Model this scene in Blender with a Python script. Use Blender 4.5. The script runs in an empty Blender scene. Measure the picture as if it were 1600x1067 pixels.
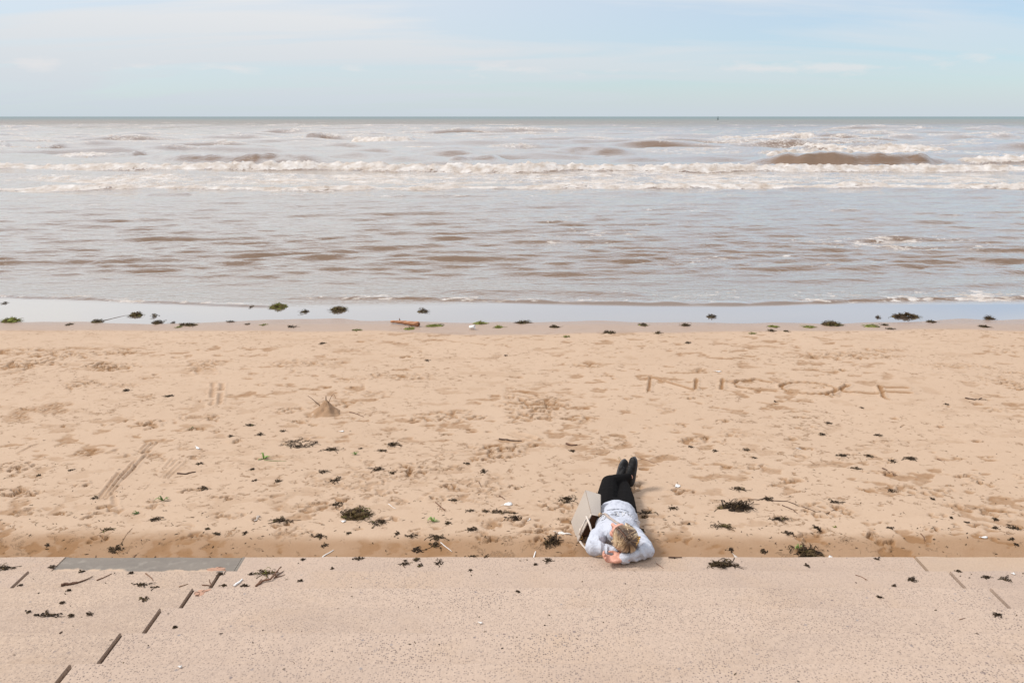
import bpy, math, random
import numpy as np
from mathutils import Vector, Matrix
from mathutils.bvhtree import BVHTree

R = math.radians
C = bpy.context.scene.collection
scene = bpy.context.scene

# ------------------------------------------------------------------ camera
PITCH = 15.78
CAM_Z = 3.75
cd = bpy.data.cameras.new('camera')
cd.sensor_width = 36.0
cd.lens = 28.0
cd.clip_start = 0.05
cd.clip_end = 20000
cam = bpy.data.objects.new('camera', cd)
C.objects.link(cam)
cam.location = (0, 0, CAM_Z)
cam.rotation_euler = (R(90 - PITCH), 0, R(0.0))
scene.camera = cam

# ------------------------------------------------------------------ world, sun, exposure
SUN_EL, SUN_AZ = 50.0, -86.0          # azimuth from +Y (out to sea), negative = to the left
w = bpy.data.worlds.new('World'); scene.world = w; w.use_nodes = True
nt = w.node_tree; N = nt.nodes; L = nt.links
for n in list(N): N.remove(n)
def nn(tree, typ, **kw):
    n = tree.nodes.new(typ)
    for k, v in kw.items(): setattr(n, k, v)
    return n
out = nn(nt, 'ShaderNodeOutputWorld')
bg = nn(nt, 'ShaderNodeBackground')
sky = nn(nt, 'ShaderNodeTexSky', sky_type='NISHITA')
sky.sun_disc = False
sky.sun_elevation = R(SUN_EL); sky.sun_rotation = R(SUN_AZ)
sky.altitude = 0; sky.air_density = 1.0; sky.dust_density = 0.4; sky.ozone_density = 2.0
tc = nn(nt, 'ShaderNodeTexCoord')
sep = nn(nt, 'ShaderNodeSeparateXYZ'); L.new(tc.outputs['Generated'], sep.inputs[0])
def mth(tree, op, a, b=None, clamp=False):
    m = nn(tree, 'ShaderNodeMath', operation=op); m.use_clamp = clamp
    for i, v in enumerate((a, b)):
        if v is None: continue
        if isinstance(v, (int, float)): m.inputs[i].default_value = v
        else: tree.links.new(v, m.inputs[i])
    return m.outputs[0]
zz = mth(nt, 'ADD', mth(nt, 'MAXIMUM', sep.outputs[2], 0.0), 0.13)
px_ = mth(nt, 'DIVIDE', sep.outputs[0], zz); py_ = mth(nt, 'DIVIDE', sep.outputs[1], zz)
cmb = nn(nt, 'ShaderNodeCombineXYZ'); L.new(px_, cmb.inputs[0]); L.new(py_, cmb.inputs[1])
# streaky high veil
mp = nn(nt, 'ShaderNodeMapping'); L.new(cmb.outputs[0], mp.inputs[0])
mp.inputs['Rotation'].default_value = (0, 0, R(18)); mp.inputs['Scale'].default_value = (0.34, 1.15, 1); mp.inputs['Location'].default_value = (1.3, 0.4, 0)
n1 = nn(nt, 'ShaderNodeTexNoise'); L.new(mp.outputs[0], n1.inputs['Vector'])
n1.inputs['Scale'].default_value = 1.1; n1.inputs['Detail'].default_value = 7; n1.inputs['Roughness'].default_value = 0.55; n1.inputs['Distortion'].default_value = 0.6
r1 = nn(nt, 'ShaderNodeMapRange'); L.new(n1.outputs[0], r1.inputs[0])
r1.inputs[1].default_value = 0.40; r1.inputs[2].default_value = 0.57; r1.inputs[3].default_value = 0.66; r1.inputs[4].default_value = 0.97
# the veil is thinner toward the right (east)
thin = nn(nt, 'ShaderNodeMapRange'); L.new(px_, thin.inputs[0])
thin.inputs[1].default_value = -0.5; thin.inputs[2].default_value = 2.6; thin.inputs[3].default_value = 0.06; thin.inputs[4].default_value = -0.38
veil = mth(nt, 'ADD', r1.outputs[0], thin.outputs[0], clamp=True)
# low cumulus bank
vm = nn(nt, 'ShaderNodeMapping'); L.new(tc.outputs['Generated'], vm.inputs[0]); vm.inputs['Scale'].default_value = (7, 7, 26)
n2 = nn(nt, 'ShaderNodeTexNoise'); L.new(vm.outputs[0], n2.inputs['Vector']); n2.inputs['Scale'].default_value = 1.6; n2.inputs['Detail'].default_value = 8; n2.inputs['Roughness'].default_value = 0.58
band = nn(nt, 'ShaderNodeMapRange'); L.new(mth(nt, 'ABSOLUTE', mth(nt, 'SUBTRACT', sep.outputs[2], 0.052)), band.inputs[0])
band.inputs[1].default_value = 0.0; band.inputs[2].default_value = 0.035; band.inputs[3].default_value = 0.17; band.inputs[4].default_value = -0.25
cum = nn(nt, 'ShaderNodeMapRange'); L.new(mth(nt, 'ADD', n2.outputs[0], band.outputs[0]), cum.inputs[0])
cum.inputs[1].default_value = 0.66; cum.inputs[2].default_value = 0.80; cum.inputs[3].default_value = 0.0; cum.inputs[4].default_value = 0.55
hzn = nn(nt, 'ShaderNodeMapRange'); L.new(sep.outputs[2], hzn.inputs[0]); hzn.inputs[1].default_value = 0.0; hzn.inputs[2].default_value = 0.075; hzn.inputs[3].default_value = 1.0; hzn.inputs[4].default_value = 0.0
cfac = mth(nt, 'MAXIMUM', veil, hzn.outputs[0])
skys = nn(nt, 'ShaderNodeVectorMath', operation='MULTIPLY'); L.new(sky.outputs[0], skys.inputs[0]); skys.inputs[1].default_value = (0.056, 0.071, 0.083)
# cloud brightness rises with elevation
cg = nn(nt, 'ShaderNodeMapRange'); L.new(sep.outputs[2], cg.inputs[0])
cg.inputs[1].default_value = 0.0; cg.inputs[2].default_value = 0.16; cg.inputs[3].default_value = 0.0; cg.inputs[4].default_value = 1.0
ccol = nn(nt, 'ShaderNodeValToRGB'); L.new(sep.outputs[2], ccol.inputs[0]); ce = ccol.color_ramp.elements
ce[0].position = 0.0; ce[0].color = (0.345, 0.386, 0.420, 1); ce[1].position = 0.13; ce[1].color = (0.462, 0.468, 0.478, 1)
e3 = ce.new(0.75); e3.color = (0.72, 0.715, 0.725, 1)
m1 = nn(nt, 'ShaderNodeMix', data_type='RGBA'); L.new(cfac, m1.inputs['Factor']); L.new(skys.outputs[0], m1.inputs['A']); L.new(ccol.outputs[0], m1.inputs['B'])
m2 = nn(nt, 'ShaderNodeMix', data_type='RGBA'); L.new(cum.outputs[0], m2.inputs['Factor']); L.new(m1.outputs['Result'], m2.inputs['A']); m2.inputs['B'].default_value = (0.47, 0.455, 0.455, 1)
L.new(m2.outputs['Result'], bg.inputs['Color']); bg.inputs['Strength'].default_value = 1.0
L.new(bg.outputs[0], out.inputs[0])

sd = bpy.data.lights.new('sun', 'SUN'); sd.energy = 1.7; sd.angle = R(12); sd.color = (1.0, 0.955, 0.90)
so = bpy.data.objects.new('sun', sd); C.objects.link(so)
sdir = Vector((math.sin(R(SUN_AZ)) * math.cos(R(SUN_EL)), math.cos(R(SUN_AZ)) * math.cos(R(SUN_EL)), math.sin(R(SUN_EL))))
so.rotation_euler = sdir.to_track_quat('Z', 'Y').to_euler()
so.location = (0, 0, 30)
scene.view_settings.view_transform = 'Standard'
scene.view_settings.look = 'None'
scene.view_settings.gamma = 1.0
scene.view_settings.use_curve_mapping = False
scene.view_settings.exposure = 0.80

# ------------------------------------------------------------------ helpers
rng = np.random.RandomState(7)
F_PX = 1244.0
_ct, _st = math.cos(R(PITCH)), math.sin(R(PITCH))
def ray(px, py):
    a = (px - 800) / F_PX; b = -(py - 533.5) / F_PX
    return np.array([a, _ct + b * _st, -_st + b * _ct])
def P(px, py, z):
    d = ray(px, py); t = (z - CAM_Z) / d[2]
    return np.array([d[0] * t, d[1] * t, z])

def hash2(ix, iy, seed):
    h = (ix.astype(np.int64) * 374761393 + iy.astype(np.int64) * 668265263 + seed * 1442695041) & 0xFFFFFFFF
    h = ((h ^ (h >> 13)) * 1274126177) & 0xFFFFFFFF
    h = h ^ (h >> 16)
    return (h & 0xFFFF).astype(np.float64) / 65535.0
def vnoise(x, y, seed=0):
    x0 = np.floor(x); y0 = np.floor(y); fx = x - x0; fy = y - y0
    fx = fx * fx * fx * (fx * (fx * 6 - 15) + 10); fy = fy * fy * fy * (fy * (fy * 6 - 15) + 10)
    a = hash2(x0, y0, seed); b = hash2(x0 + 1, y0, seed); c = hash2(x0, y0 + 1, seed); d = hash2(x0 + 1, y0 + 1, seed)
    return (a * (1 - fx) + b * fx) * (1 - fy) + (c * (1 - fx) + d * fx) * fy
def fbm(x, y, seed=0, octv=4, gain=0.5):
    s = 0.0; amp = 1.0; tot = 0.0; c, sn = math.cos(0.6), math.sin(0.6)
    for o in range(octv):
        s = s + amp * vnoise(x, y, seed + o * 17); tot += amp; amp *= gain
        x, y = (x * c - y * sn) * 2.03 + 5.2, (x * sn + y * c) * 2.03 + 1.7
    return s / tot
def sstep(a, b, x):
    t = np.clip((x - a) / (b - a), 0, 1); return t * t * (3 - 2 * t)

def set_props(o, label=None, cat=None, group=None, kind=None):
    if label: o['label'] = label
    if cat: o['category'] = cat
    if group: o['group'] = group
    if kind: o['kind'] = kind
    return o
def mesh_np(name, verts, faces, smooth=True, attrs=None):
    verts = np.asarray(verts, dtype=np.float32); me = bpy.data.meshes.new(name)
    if isinstance(faces, np.ndarray):
        k = faces.shape[1]; nf = len(faces)
        me.vertices.add(len(verts)); me.vertices.foreach_set('co', verts.ravel())
        me.loops.add(nf * k); me.loops.foreach_set('vertex_index', faces.astype(np.int32).ravel())
        me.polygons.add(nf); me.polygons.foreach_set('loop_start', np.arange(0, nf * k, k, dtype=np.int32))
        me.update(calc_edges=True)
    else:
        me.from_pydata(verts.tolist(), [], faces); me.update()
    if smooth: me.polygons.foreach_set('use_smooth', np.ones(len(me.polygons), dtype=bool))
    if attrs:
        for k, v in attrs.items():
            a = me.attributes.new(k, 'FLOAT', 'POINT'); a.data.foreach_set('value', np.asarray(v, dtype=np.float32))
    return me
def link(name, me, mat=None, parent=None, loc=None):
    o = bpy.data.objects.new(name, me); C.objects.link(o)
    if mat is not None and me is not None: me.materials.clear(); me.materials.append(mat)
    if parent is not None: o.parent = parent
    if loc is not None: o.location = loc
    return o
def empty(name, loc):
    o = bpy.data.objects.new(name, None); C.objects.link(o); o.location = loc; o.empty_display_size = 0.1
    return o
class MB:
    """collects pieces in world space; build() re-bases them on an origin"""
    def __init__(s): s.v = []; s.f = []; s.t = []
    def add(s, v, f, tint=0.0):
        b = len(s.v); s.v += [tuple(p) for p in v]; s.f += [tuple(i + b for i in q) for q in f]
        s.t += ([float(tint)] * len(v) if np.isscalar(tint) else [float(q) for q in tint])
    def box(s, c, size, axes=None, tint=0.0):
        c = np.array(c, float); h = np.array(size, float) / 2
        A = np.eye(3) if axes is None else np.array(axes, float)
        v = [c + A[0] * h[0] * i + A[1] * h[1] * j + A[2] * h[2] * k for k in (-1, 1) for j in (-1, 1) for i in (-1, 1)]
        s.add(v, [(0, 2, 3, 1), (4, 5, 7, 6), (0, 1, 5, 4), (2, 6, 7, 3), (0, 4, 6, 2), (1, 3, 7, 5)], tint)
    def tube(s, pts, rad, seg=6, flat=1.0, up=(0, 0, 1), tint=0.0):
        """tapered tube; flat squeezes it along the local 'up'"""
        pts = np.array(pts, float); n = len(pts); rad = np.broadcast_to(np.array(rad, float), (n,))
        v = []; up = np.array(up, float)
        for i in range(n):
            d = pts[min(i + 1, n - 1)] - pts[max(i - 1, 0)]; d = d / (np.linalg.norm(d) + 1e-9)
            sd_ = np.cross(d, up); l = np.linalg.norm(sd_)
            sd_ = np.array([1.0, 0, 0]) if l < 1e-4 else sd_ / l
            u2 = np.cross(sd_, d)
            for k in range(seg):
                a = 2 * math.pi * k / seg
                v.append(pts[i] + rad[i] * (math.cos(a) * sd_ + flat * math.sin(a) * u2))
        f = [(i * seg + k, i * seg + (k + 1) % seg, (i + 1) * seg + (k + 1) % seg, (i + 1) * seg + k) for i in range(n - 1) for k in range(seg)]
        f.append(tuple(range(seg - 1, -1, -1))); f.append(tuple((n - 1) * seg + k for k in range(seg)))
        s.add(v, f, tint)
    def ell(s, c, r, axes=None, seg=12, rings=8, tint=0.0):
        c = np.array(c, float); A = np.eye(3) if axes is None else np.array(axes, float); r = np.broadcast_to(np.array(r, float), (3,))
        v = [c - A[2] * r[2]]
        for i in range(1, rings):
            p = math.pi * i / rings
            for k in range(seg):
                a = 2 * math.pi * k / seg
                v.append(c + A[0] * r[0] * math.sin(p) * math.cos(a) + A[1] * r[1] * math.sin(p) * math.sin(a) - A[2] * r[2] * math.cos(p))
        v.append(c + A[2] * r[2]); f = []
        for k in range(seg): f.append((0, 1 + (k + 1) % seg, 1 + k))
        for i in range(rings - 2):
            for k in range(seg):
                a = 1 + i * seg; f.append((a + k, a + (k + 1) % seg, a + seg + (k + 1) % seg, a + seg + k))
        t = len(v) - 1; a = 1 + (rings - 2) * seg
        for k in range(seg): f.append((a + k, a + (k + 1) % seg, t))
        s.add(v, f, tint)
    def cap(s, p0, r0, p1, r1, n=5, fl=None):
        """tapered capsule as a chain of spheres and a tube (for remeshing)"""
        p0 = np.array(p0, float); p1 = np.array(p1, float)
        s.tube([p0, p0 * .5 + p1 * .5, p1], [r0, (r0 + r1) / 2, r1], seg=12)
        s.ell(p0, r0); s.ell(p1, r1)
    def build(s, name, mat, parent=None, origin=None, smooth=True, attr='tint'):
        o0 = np.zeros(3) if origin is None else np.array(origin, float)
        me = mesh_np(name, np.array(s.v) - o0, s.f, smooth, {attr: s.t})
        o = link(name, me, mat)
        if parent is not None: o.parent = parent
        elif origin is not None: o.location = o0
        return o
def remesh(mb, voxel, smooth_it=6, fac=0.5):
    me = mesh_np('tmp', np.array(mb.v), mb.f, True); ob = bpy.data.objects.new('tmp', me); C.objects.link(ob)
    m = ob.modifiers.new('r', 'REMESH'); m.mode = 'VOXEL'; m.voxel_size = voxel; m.use_smooth_shade = True
    if smooth_it:
        q = ob.modifiers.new('s', 'SMOOTH'); q.iterations = smooth_it; q.factor = fac
    dg = bpy.context.evaluated_depsgraph_get(); dg.update()
    res = bpy.data.meshes.new_from_object(ob.evaluated_get(dg))
    bpy.data.objects.remove(ob); bpy.data.meshes.remove(me)
    return res
def tri_bvh(me):
    vs = [v.co.copy() for v in me.vertices]; return BVHTree.FromPolygons(vs, [tuple(p.vertices) for p in me.polygons])

# ------------------------------------------------------------------ materials
def new_mat(name):
    m = bpy.data.materials.new(name); m.use_nodes = True; t = m.node_tree
    return m, t, t.nodes['Principled BSDF']
def ramp(t, fac, stops):
    r = nn(t, 'ShaderNodeValToRGB'); t.links.new(fac, r.inputs[0]); e = r.color_ramp.elements
    while len(e) > 1: e.remove(e[-1])
    e[0].position = stops[0][0]; e[0].color = (*stops[0][1], 1)
    for p, c in stops[1:]:
        q = e.new(p); q.color = (*c, 1)
    return r.outputs[0]
def noise(t, vec, scale, detail=4, rough=0.5, dist=0.0, sc=None):
    if sc is not None:
        mp_ = nn(t, 'ShaderNodeMapping'); t.links.new(vec, mp_.inputs[0]); mp_.inputs['Scale'].default_value = sc; vec = mp_.outputs[0]
    n = nn(t, 'ShaderNodeTexNoise'); t.links.new(vec, n.inputs['Vector'])
    n.inputs['Scale'].default_value = scale; n.inputs['Detail'].default_value = detail; n.inputs['Roughness'].default_value = rough; n.inputs['Distortion'].default_value = dist
    return n.outputs[0]
def mixc(t, fac, a, b, blend='MIX'):
    m = nn(t, 'ShaderNodeMix', data_type='RGBA', blend_type=blend)
    for k, v in (('Factor', fac), ('A', a), ('B', b)):
        if isinstance(v, (int, float)): m.inputs[k].default_value = v
        elif isinstance(v, tuple): m.inputs[k].default_value = (*v, 1)
        else: t.links.new(v, m.inputs[k])
    return m.outputs['Result']
def mrange(t, v, a, b, c=0.0, d=1.0, smooth=False):
    r = nn(t, 'ShaderNodeMapRange'); t.links.new(v, r.inputs[0])
    if smooth: r.interpolation_type = 'SMOOTHSTEP'
    for i, q in enumerate((a, b, c, d)): r.inputs[i + 1].default_value = q
    return r.outputs[0]
def bump(t, h, strength, dist, normal=None):
    b = nn(t, 'ShaderNodeBump'); t.links.new(h, b.inputs['Height']); b.inputs['Strength'].default_value = strength; b.inputs['Distance'].default_value = dist
    if normal is not None: t.links.new(normal, b.inputs['Normal'])
    return b.outputs[0]
def attr(t, name):
    a = nn(t, 'ShaderNodeAttribute'); a.attribute_name = name; return a.outputs['Fac']
def wpos(t): return nn(t, 'ShaderNodeNewGeometry').outputs['Position']

def simple(name, col, rough=0.6, nscale=30, var=0.25, bscale=None, bstr=0.2, bdist=0.002, spec=0.4):
    m, t, b = new_mat(name); p = nn(t, 'ShaderNodeTexCoord').outputs['Object']
    n = noise(t, p, nscale, 4)
    c = mixc(t, n, tuple(max(0, q * (1 - var)) for q in col), tuple(min(1, q * (1 + var)) for q in col))
    t.links.new(c, b.inputs['Base Color']); b.inputs['Roughness'].default_value = rough; b.inputs['Specular IOR Level'].default_value = spec
    if bscale: t.links.new(bump(t, noise(t, p, bscale, 3), bstr, bdist), b.inputs['Normal'])
    return m

# sand
SAND, t, b = new_mat('sand')
p = wpos(t)
dry = mixc(t, noise(t, p, 0.55, 5, 0.6), (0.446, 0.318, 0.222), (0.520, 0.384, 0.277))
dry = mixc(t, mrange(t, noise(t, p, 260, 2, 0.6), 0.3, 0.7), dry, mixc(t, 0.22, dry, (0.26, 0.16, 0.09)))
dry = mixc(t, mrange(t, noise(t, p, 7, 5, 0.65), 0.48, 0.72, 0.0, 0.35), dry, (0.40, 0.275, 0.185))
zone = mrange(t, noise(t, p, 0.9, 4, 0.6), 0.38, 0.66, 0.0, 1.0)
fl = noise(t, p, 1.0, 5, 0.68, 0.8, (11, 12, 11)); fl2 = noise(t, p, 1.0, 4, 0.7, 0.5, (46, 50, 46))
crumb = mth(t, 'MULTIPLY', mrange(t, mth(t, 'ADD', fl, mth(t, 'MULTIPLY', zone, 0.085)), 0.632, 0.672, 0, 0.82), mrange(t, fl2, 0.42, 0.54, 0.10, 1.0))
crumb = mth(t, 'MULTIPLY', crumb, mth(t, 'SUBTRACT', 1.0, attr(t, 'wet'), clamp=True))
dam = mixc(t, mth(t, 'MAXIMUM', crumb, attr(t, 'damp')), dry, (0.262, 0.145, 0.070))
wetc = mixc(t, noise(t, p, 2.0, 3), (0.30, 0.215, 0.165), (0.345, 0.25, 0.195))
allc = mixc(t, attr(t, 'wet'), dam, wetc)
t.links.new(allc, b.inputs['Base Color'])
rr = nn(t, 'ShaderNodeMapRange'); t.links.new(attr(t, 'wet'), rr.inputs[0]); rr.inputs[3].default_value = 0.95; rr.inputs[4].default_value = 0.24
t.links.new(rr.outputs[0], b.inputs['Roughness']); b.inputs['Specular IOR Level'].default_value = 0.3
bn = bump(t, crumb, 0.8, -0.006); bn = bump(t, noise(t, p, 28, 5, 0.65), 0.5, 0.007, bn); bn = bump(t, noise(t, p, 240, 2, 0.6), 0.5, 0.0018, bn)
t.links.new(bn, b.inputs['Normal'])

# sea water
WATER = bpy.data.materials.new('sea_water'); WATER.use_nodes = True; t = WATER.node_tree
for n in list(t.nodes): t.nodes.remove(n)
o_ = nn(t, 'ShaderNodeOutputMaterial'); p = wpos(t)
silt = attr(t, 'silt'); foam = attr(t, 'foam'); far = attr(t, 'far')
body = mixc(t, silt, (0.022, 0.088, 0.104), (0.172, 0.112, 0.074))
body = mixc(t, attr(t, 'film'), body, (0.20, 0.155, 0.128))
dif = nn(t, 'ShaderNodeBsdfDiffuse'); t.links.new(body, dif.inputs['Color'])
glo = nn(t, 'ShaderNodeBsdfGlossy'); glo.inputs['Color'].default_value = (1.0, 0.985, 0.955, 1)
t.links.new(mrange(t, far, 0, 1, 0.05, 0.10), glo.inputs['Roughness'])
calm = mth(t, 'SUBTRACT', 1.0, attr(t, 'film'), clamp=True)
hn = noise(t, p, 1.0, 4, 0.6, 0.3, (2.2, 6.0, 1)); hn2 = noise(t, p, 1.0, 3, 0.55, 0.2, (8, 19, 1))
bp = nn(t, 'ShaderNodeBump'); t.links.new(hn, bp.inputs['Height']); bp.inputs['Distance'].default_value = 0.046; t.links.new(mth(t, 'MULTIPLY', calm, 0.8), bp.inputs['Strength'])
bp2 = nn(t, 'ShaderNodeBump'); t.links.new(hn2, bp2.inputs['Height']); bp2.inputs['Distance'].default_value = 0.014; t.links.new(mth(t, 'MULTIPLY', calm, 0.6), bp2.inputs['Strength']); t.links.new(bp.outputs[0], bp2.inputs['Normal'])
t.links.new(bp2.outputs[0], glo.inputs['Normal']); t.links.new(bp.outputs[0], dif.inputs['Normal'])
fr = nn(t, 'ShaderNodeLayerWeight'); fr.inputs['Blend'].default_value = 0.5; t.links.new(bp2.outputs[0], fr.inputs['Normal'])
frc = mrange(t, fr.outputs['Facing'], 0.52, 0.90, 0.04, 0.86, True)
ff = mth(t, 'ADD', mth(t, 'MULTIPLY', frc, 1.0), mth(t, 'MULTIPLY', attr(t, 'film'), 0.06), clamp=True)
ff = mth(t, 'MINIMUM', ff, mrange(t, far, 0, 1, 0.90, 0.52))
ms = nn(t, 'ShaderNodeMixShader'); t.links.new(ff, ms.inputs[0]); t.links.new(dif.outputs[0], ms.inputs[1]); t.links.new(glo.outputs[0], ms.inputs[2])
fo = nn(t, 'ShaderNodeBsdfDiffuse'); 
fcol = mixc(t, mrange(t, noise(t, p, 1.0, 5, 0.7, 0, (1.2, 1.2, 2.5)), 0.35, 0.65), (0.40, 0.335, 0.28), (0.63, 0.60, 0.575))  # brown patches paint shadows into the foam colour
t.links.new(fcol, fo.inputs['Color'])
t.links.new(bump(t, noise(t, p, 3.0, 5, 0.7), 0.7, 0.15), fo.inputs['Normal'])
fn = noise(t, p, 1.0, 6, 0.66, 1.1, (1.5, 3.2, 1)); fn2 = noise(t, p, 1.0, 4, 0.6, 0.7, (5.0, 8.0, 1))
fnn = mth(t, 'ADD', mth(t, 'MULTIPLY', fn, 1.7), mth(t, 'MULTIPLY', fn2, 0.9))       # mean about 1.3
fm = mth(t, 'MULTIPLY', mth(t, 'SUBTRACT', mth(t, 'ADD', mth(t, 'SUBTRACT', fnn, 0.80), foam), 1.0), 6.0, clamp=True)
fm = mth(t, 'MULTIPLY', fm, mth(t, 'GREATER_THAN', foam, 0.01))
ms2 = nn(t, 'ShaderNodeMixShader'); t.links.new(fm, ms2.inputs[0]); t.links.new(ms.outputs[0], ms2.inputs[1]); t.links.new(fo.outputs[0], ms2.inputs[2])
t.links.new(ms2.outputs[0], o_.inputs[0])

# concrete
def concrete(name, base, speck=1.0, rough_amt=1.0, sandy=0.5):
    m, t, b = new_mat(name); p = wpos(t)
    c = mixc(t, noise(t, p, 1.1, 5, 0.6), tuple(q * 0.91 for q in base), tuple(q * 1.06 for q in base))
    c = mixc(t, mrange(t, noise(t, p, 1.4, 5, 0.65, 0.4), 0.50, 0.70, 0, sandy), c, (0.455, 0.325, 0.222))
    v = nn(t, 'ShaderNodeTexVoronoi'); t.links.new(p, v.inputs['Vector']); v.inputs['Scale'].default_value = 96; v.inputs['Randomness'].default_value = 1
    sc_ = nn(t, 'ShaderNodeSeparateColor'); t.links.new(v.outputs['Color'], sc_.inputs[0])
    patchy = mrange(t, noise(t, p, 1.7, 4, 0.6), 0.35, 0.65, 0.45, 1.0)
    pick = mth(t, 'GREATER_THAN', sc_.outputs[0], 0.45)
    core = mrange(t, v.outputs['Distance'], 0.28, 0.48, 1, 0)
    st = mth(t, 'MULTIPLY', mth(t, 'MULTIPLY', pick, core), mth(t, 'MULTIPLY', patchy, 1.0 * speck))
    stone = mixc(t, sc_.outputs[1], (0.09, 0.066, 0.06), (0.25, 0.205, 0.19))
    c = mixc(t, st, c, stone)
    c = mixc(t, mrange(t, noise(t, p, 0.7, 6, 0.7, 0.6), 0.48, 0.70, 0, 0.50), c, (0.37, 0.285, 0.235))
    c = mixc(t, mrange(t, noise(t, p, 2.6, 6, 0.7, 0.8, (1, 2.2, 1)), 0.56, 0.72, 0, 0.30), c, (0.33, 0.245, 0.19))
    c = mixc(t, mrange(t, noise(t, p, 45, 3, 0.7), 0.30, 0.70, 0.0, 0.30 * rough_amt), c, (0.26, 0.19, 0.15))
    v2 = nn(t, 'ShaderNodeTexVoronoi'); t.links.new(p, v2.inputs['Vector']); v2.inputs['Scale'].default_value = 27
    s2 = nn(t, 'ShaderNodeSeparateColor'); t.links.new(v2.outputs['Color'], s2.inputs[0])
    big = mth(t, 'MULTIPLY', mth(t, 'GREATER_THAN', s2.outputs[0], 0.93), mrange(t, v2.outputs['Distance'], 0.14, 0.26, 0.75 * speck, 0))
    c = mixc(t, big, c, mixc(t, s2.outputs[1], (0.13, 0.09, 0.085), (0.24, 0.22, 0.22)))
    pits = mrange(t, noise(t, p, 170, 2, 0.6), 0.27, 0.40, 0.45 * speck, 0)
    c = mixc(t, pits, c, (0.17, 0.12, 0.10))
    t.links.new(c, b.inputs['Base Color']); b.inputs['Roughness'].default_value = 0.92; b.inputs['Specular IOR Level'].default_value = 0.25
    bn = bump(t, noise(t, p, 60, 5, 0.7), 0.45 * rough_amt, 0.006); bn = bump(t, v.outputs['Distance'], 0.3, 0.004, bn)
    t.links.new(bn, b.inputs['Normal'])
    return m
CONC = concrete('exposed_aggregate_concrete', (0.505, 0.388, 0.304))
CONC_ROUGH = concrete('sand_worn_concrete', (0.515, 0.393, 0.300), 0.8, 1.6, 0.6)
CONC_SMOOTH = concrete('edge_concrete', (0.478, 0.364, 0.284), 0.7, 0.7, 0.5)
CONC_SANDY = concrete('sand_covered_concrete', (0.465, 0.345, 0.25), 0.22, 0.5, 0.9)
GREY, t, b = new_mat('grey_repair_mortar'); p = wpos(t)
c = mixc(t, noise(t, p, 3, 6, 0.65, 0.5, (1, 3, 1)), (0.130, 0.112, 0.097), (0.240, 0.206, 0.170))
c = mixc(t, mrange(t, noise(t, p, 14, 4), 0.55, 0.7, 0, 0.3), c, (0.36, 0.32, 0.27))
sy = nn(t, 'ShaderNodeSeparateXYZ'); t.links.new(p, sy.inputs[0])
back = mrange(t, sy.outputs[1], 4.96, 5.09, 0.26, -0.10)
drift = mrange(t, mth(t, 'ADD', noise(t, p, 2.4, 6, 0.6, 0.3), back), 0.60, 0.66)
c = mixc(t, drift, c, (0.47, 0.345, 0.25))
t.links.new(c, b.inputs['Base Color']); b.inputs['Roughness'].default_value = 0.8
t.links.new(bump(t, noise(t, p, 40, 5, 0.6), 0.3, 0.004), b.inputs['Normal'])
WOOD = simple('joint_wood', (0.095, 0.055, 0.036), 0.85, 25, 0.5, 90, 0.6, 0.004)
CLAY = simple('orange_clay', (0.44, 0.255, 0.175), 0.9, 30, 0.2, 60, 0.4, 0.003)

def tinted(name, stops, rough=0.55, spec=0.4, nscale=60, amt=0.25):
    m, t, b = new_mat(name); a = attr(t, 'tint'); p = wpos(t)
    f = mth(t, 'ADD', a, mth(t, 'MULTIPLY', mth(t, 'SUBTRACT', noise(t, p, nscale, 3), 0.5), amt), clamp=True)
    t.links.new(ramp(t, f, stops), b.inputs['Base Color']); b.inputs['Roughness'].default_value = rough; b.inputs['Specular IOR Level'].default_value = spec
    return m
WEED = tinted('seaweed', [(0.0, (0.024, 0.016, 0.011)), (0.3, (0.058, 0.037, 0.021)), (0.55, (0.105, 0.072, 0.030)), (0.78, (0.105, 0.10, 0.022)), (1.0, (0.22, 0.24, 0.06))], 0.75, 0.12)
TWIG = tinted('dry_twig', [(0.0, (0.055, 0.030, 0.020)), (0.4, (0.17, 0.085, 0.05)), (0.7, (0.30, 0.19, 0.11)), (1.0, (0.46, 0.36, 0.25))], 0.8)
PALE = tinted('feather_and_shell', [(0.0, (0.20, 0.14, 0.11)), (0.4, (0.48, 0.42, 0.37)), (1.0, (0.80, 0.79, 0.77))], 0.6)
GREENM = tinted('fresh_green', [(0.0, (0.05, 0.07, 0.02)), (0.6, (0.16, 0.27, 0.05)), (1.0, (0.36, 0.48, 0.16))], 0.5)
LOGM = tinted('driftwood', [(0.0, (0.07, 0.03, 0.018)), (0.5, (0.33, 0.15, 0.075)), (1.0, (0.50, 0.28, 0.16))], 0.7, 0.3, 25, 0.7)

# ------------------------------------------------------------------ beach shape
WALL_Y = 5.19
SHORE_Y = 14.64
def base_z(y):
    return np.where(y < 5.75, 0.5, np.where(y < SHORE_Y, 0.5 - (y - 5.75) * 0.5 / (SHORE_Y - 5.75), -(y - SHORE_Y) * 0.035))
def G0(px, py):
    """pixel of the photograph to a point on the smooth beach"""
    z = 0.4
    for _ in range(12):
        q = P(px, py, z); z = float(base_z(np.array([q[1]]))[0])
    return np.array([q[0], q[1], z])
def wpp(px, py):                                # metres per photo pixel across, at a beach pixel
    q = G0(px, py); return (q[1] * _ct + (CAM_Z - q[2]) * _st) / F_PX
def dpp(py): return abs(G0(800, py - 1)[1] - G0(800, py + 1)[1]) / 2

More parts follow.
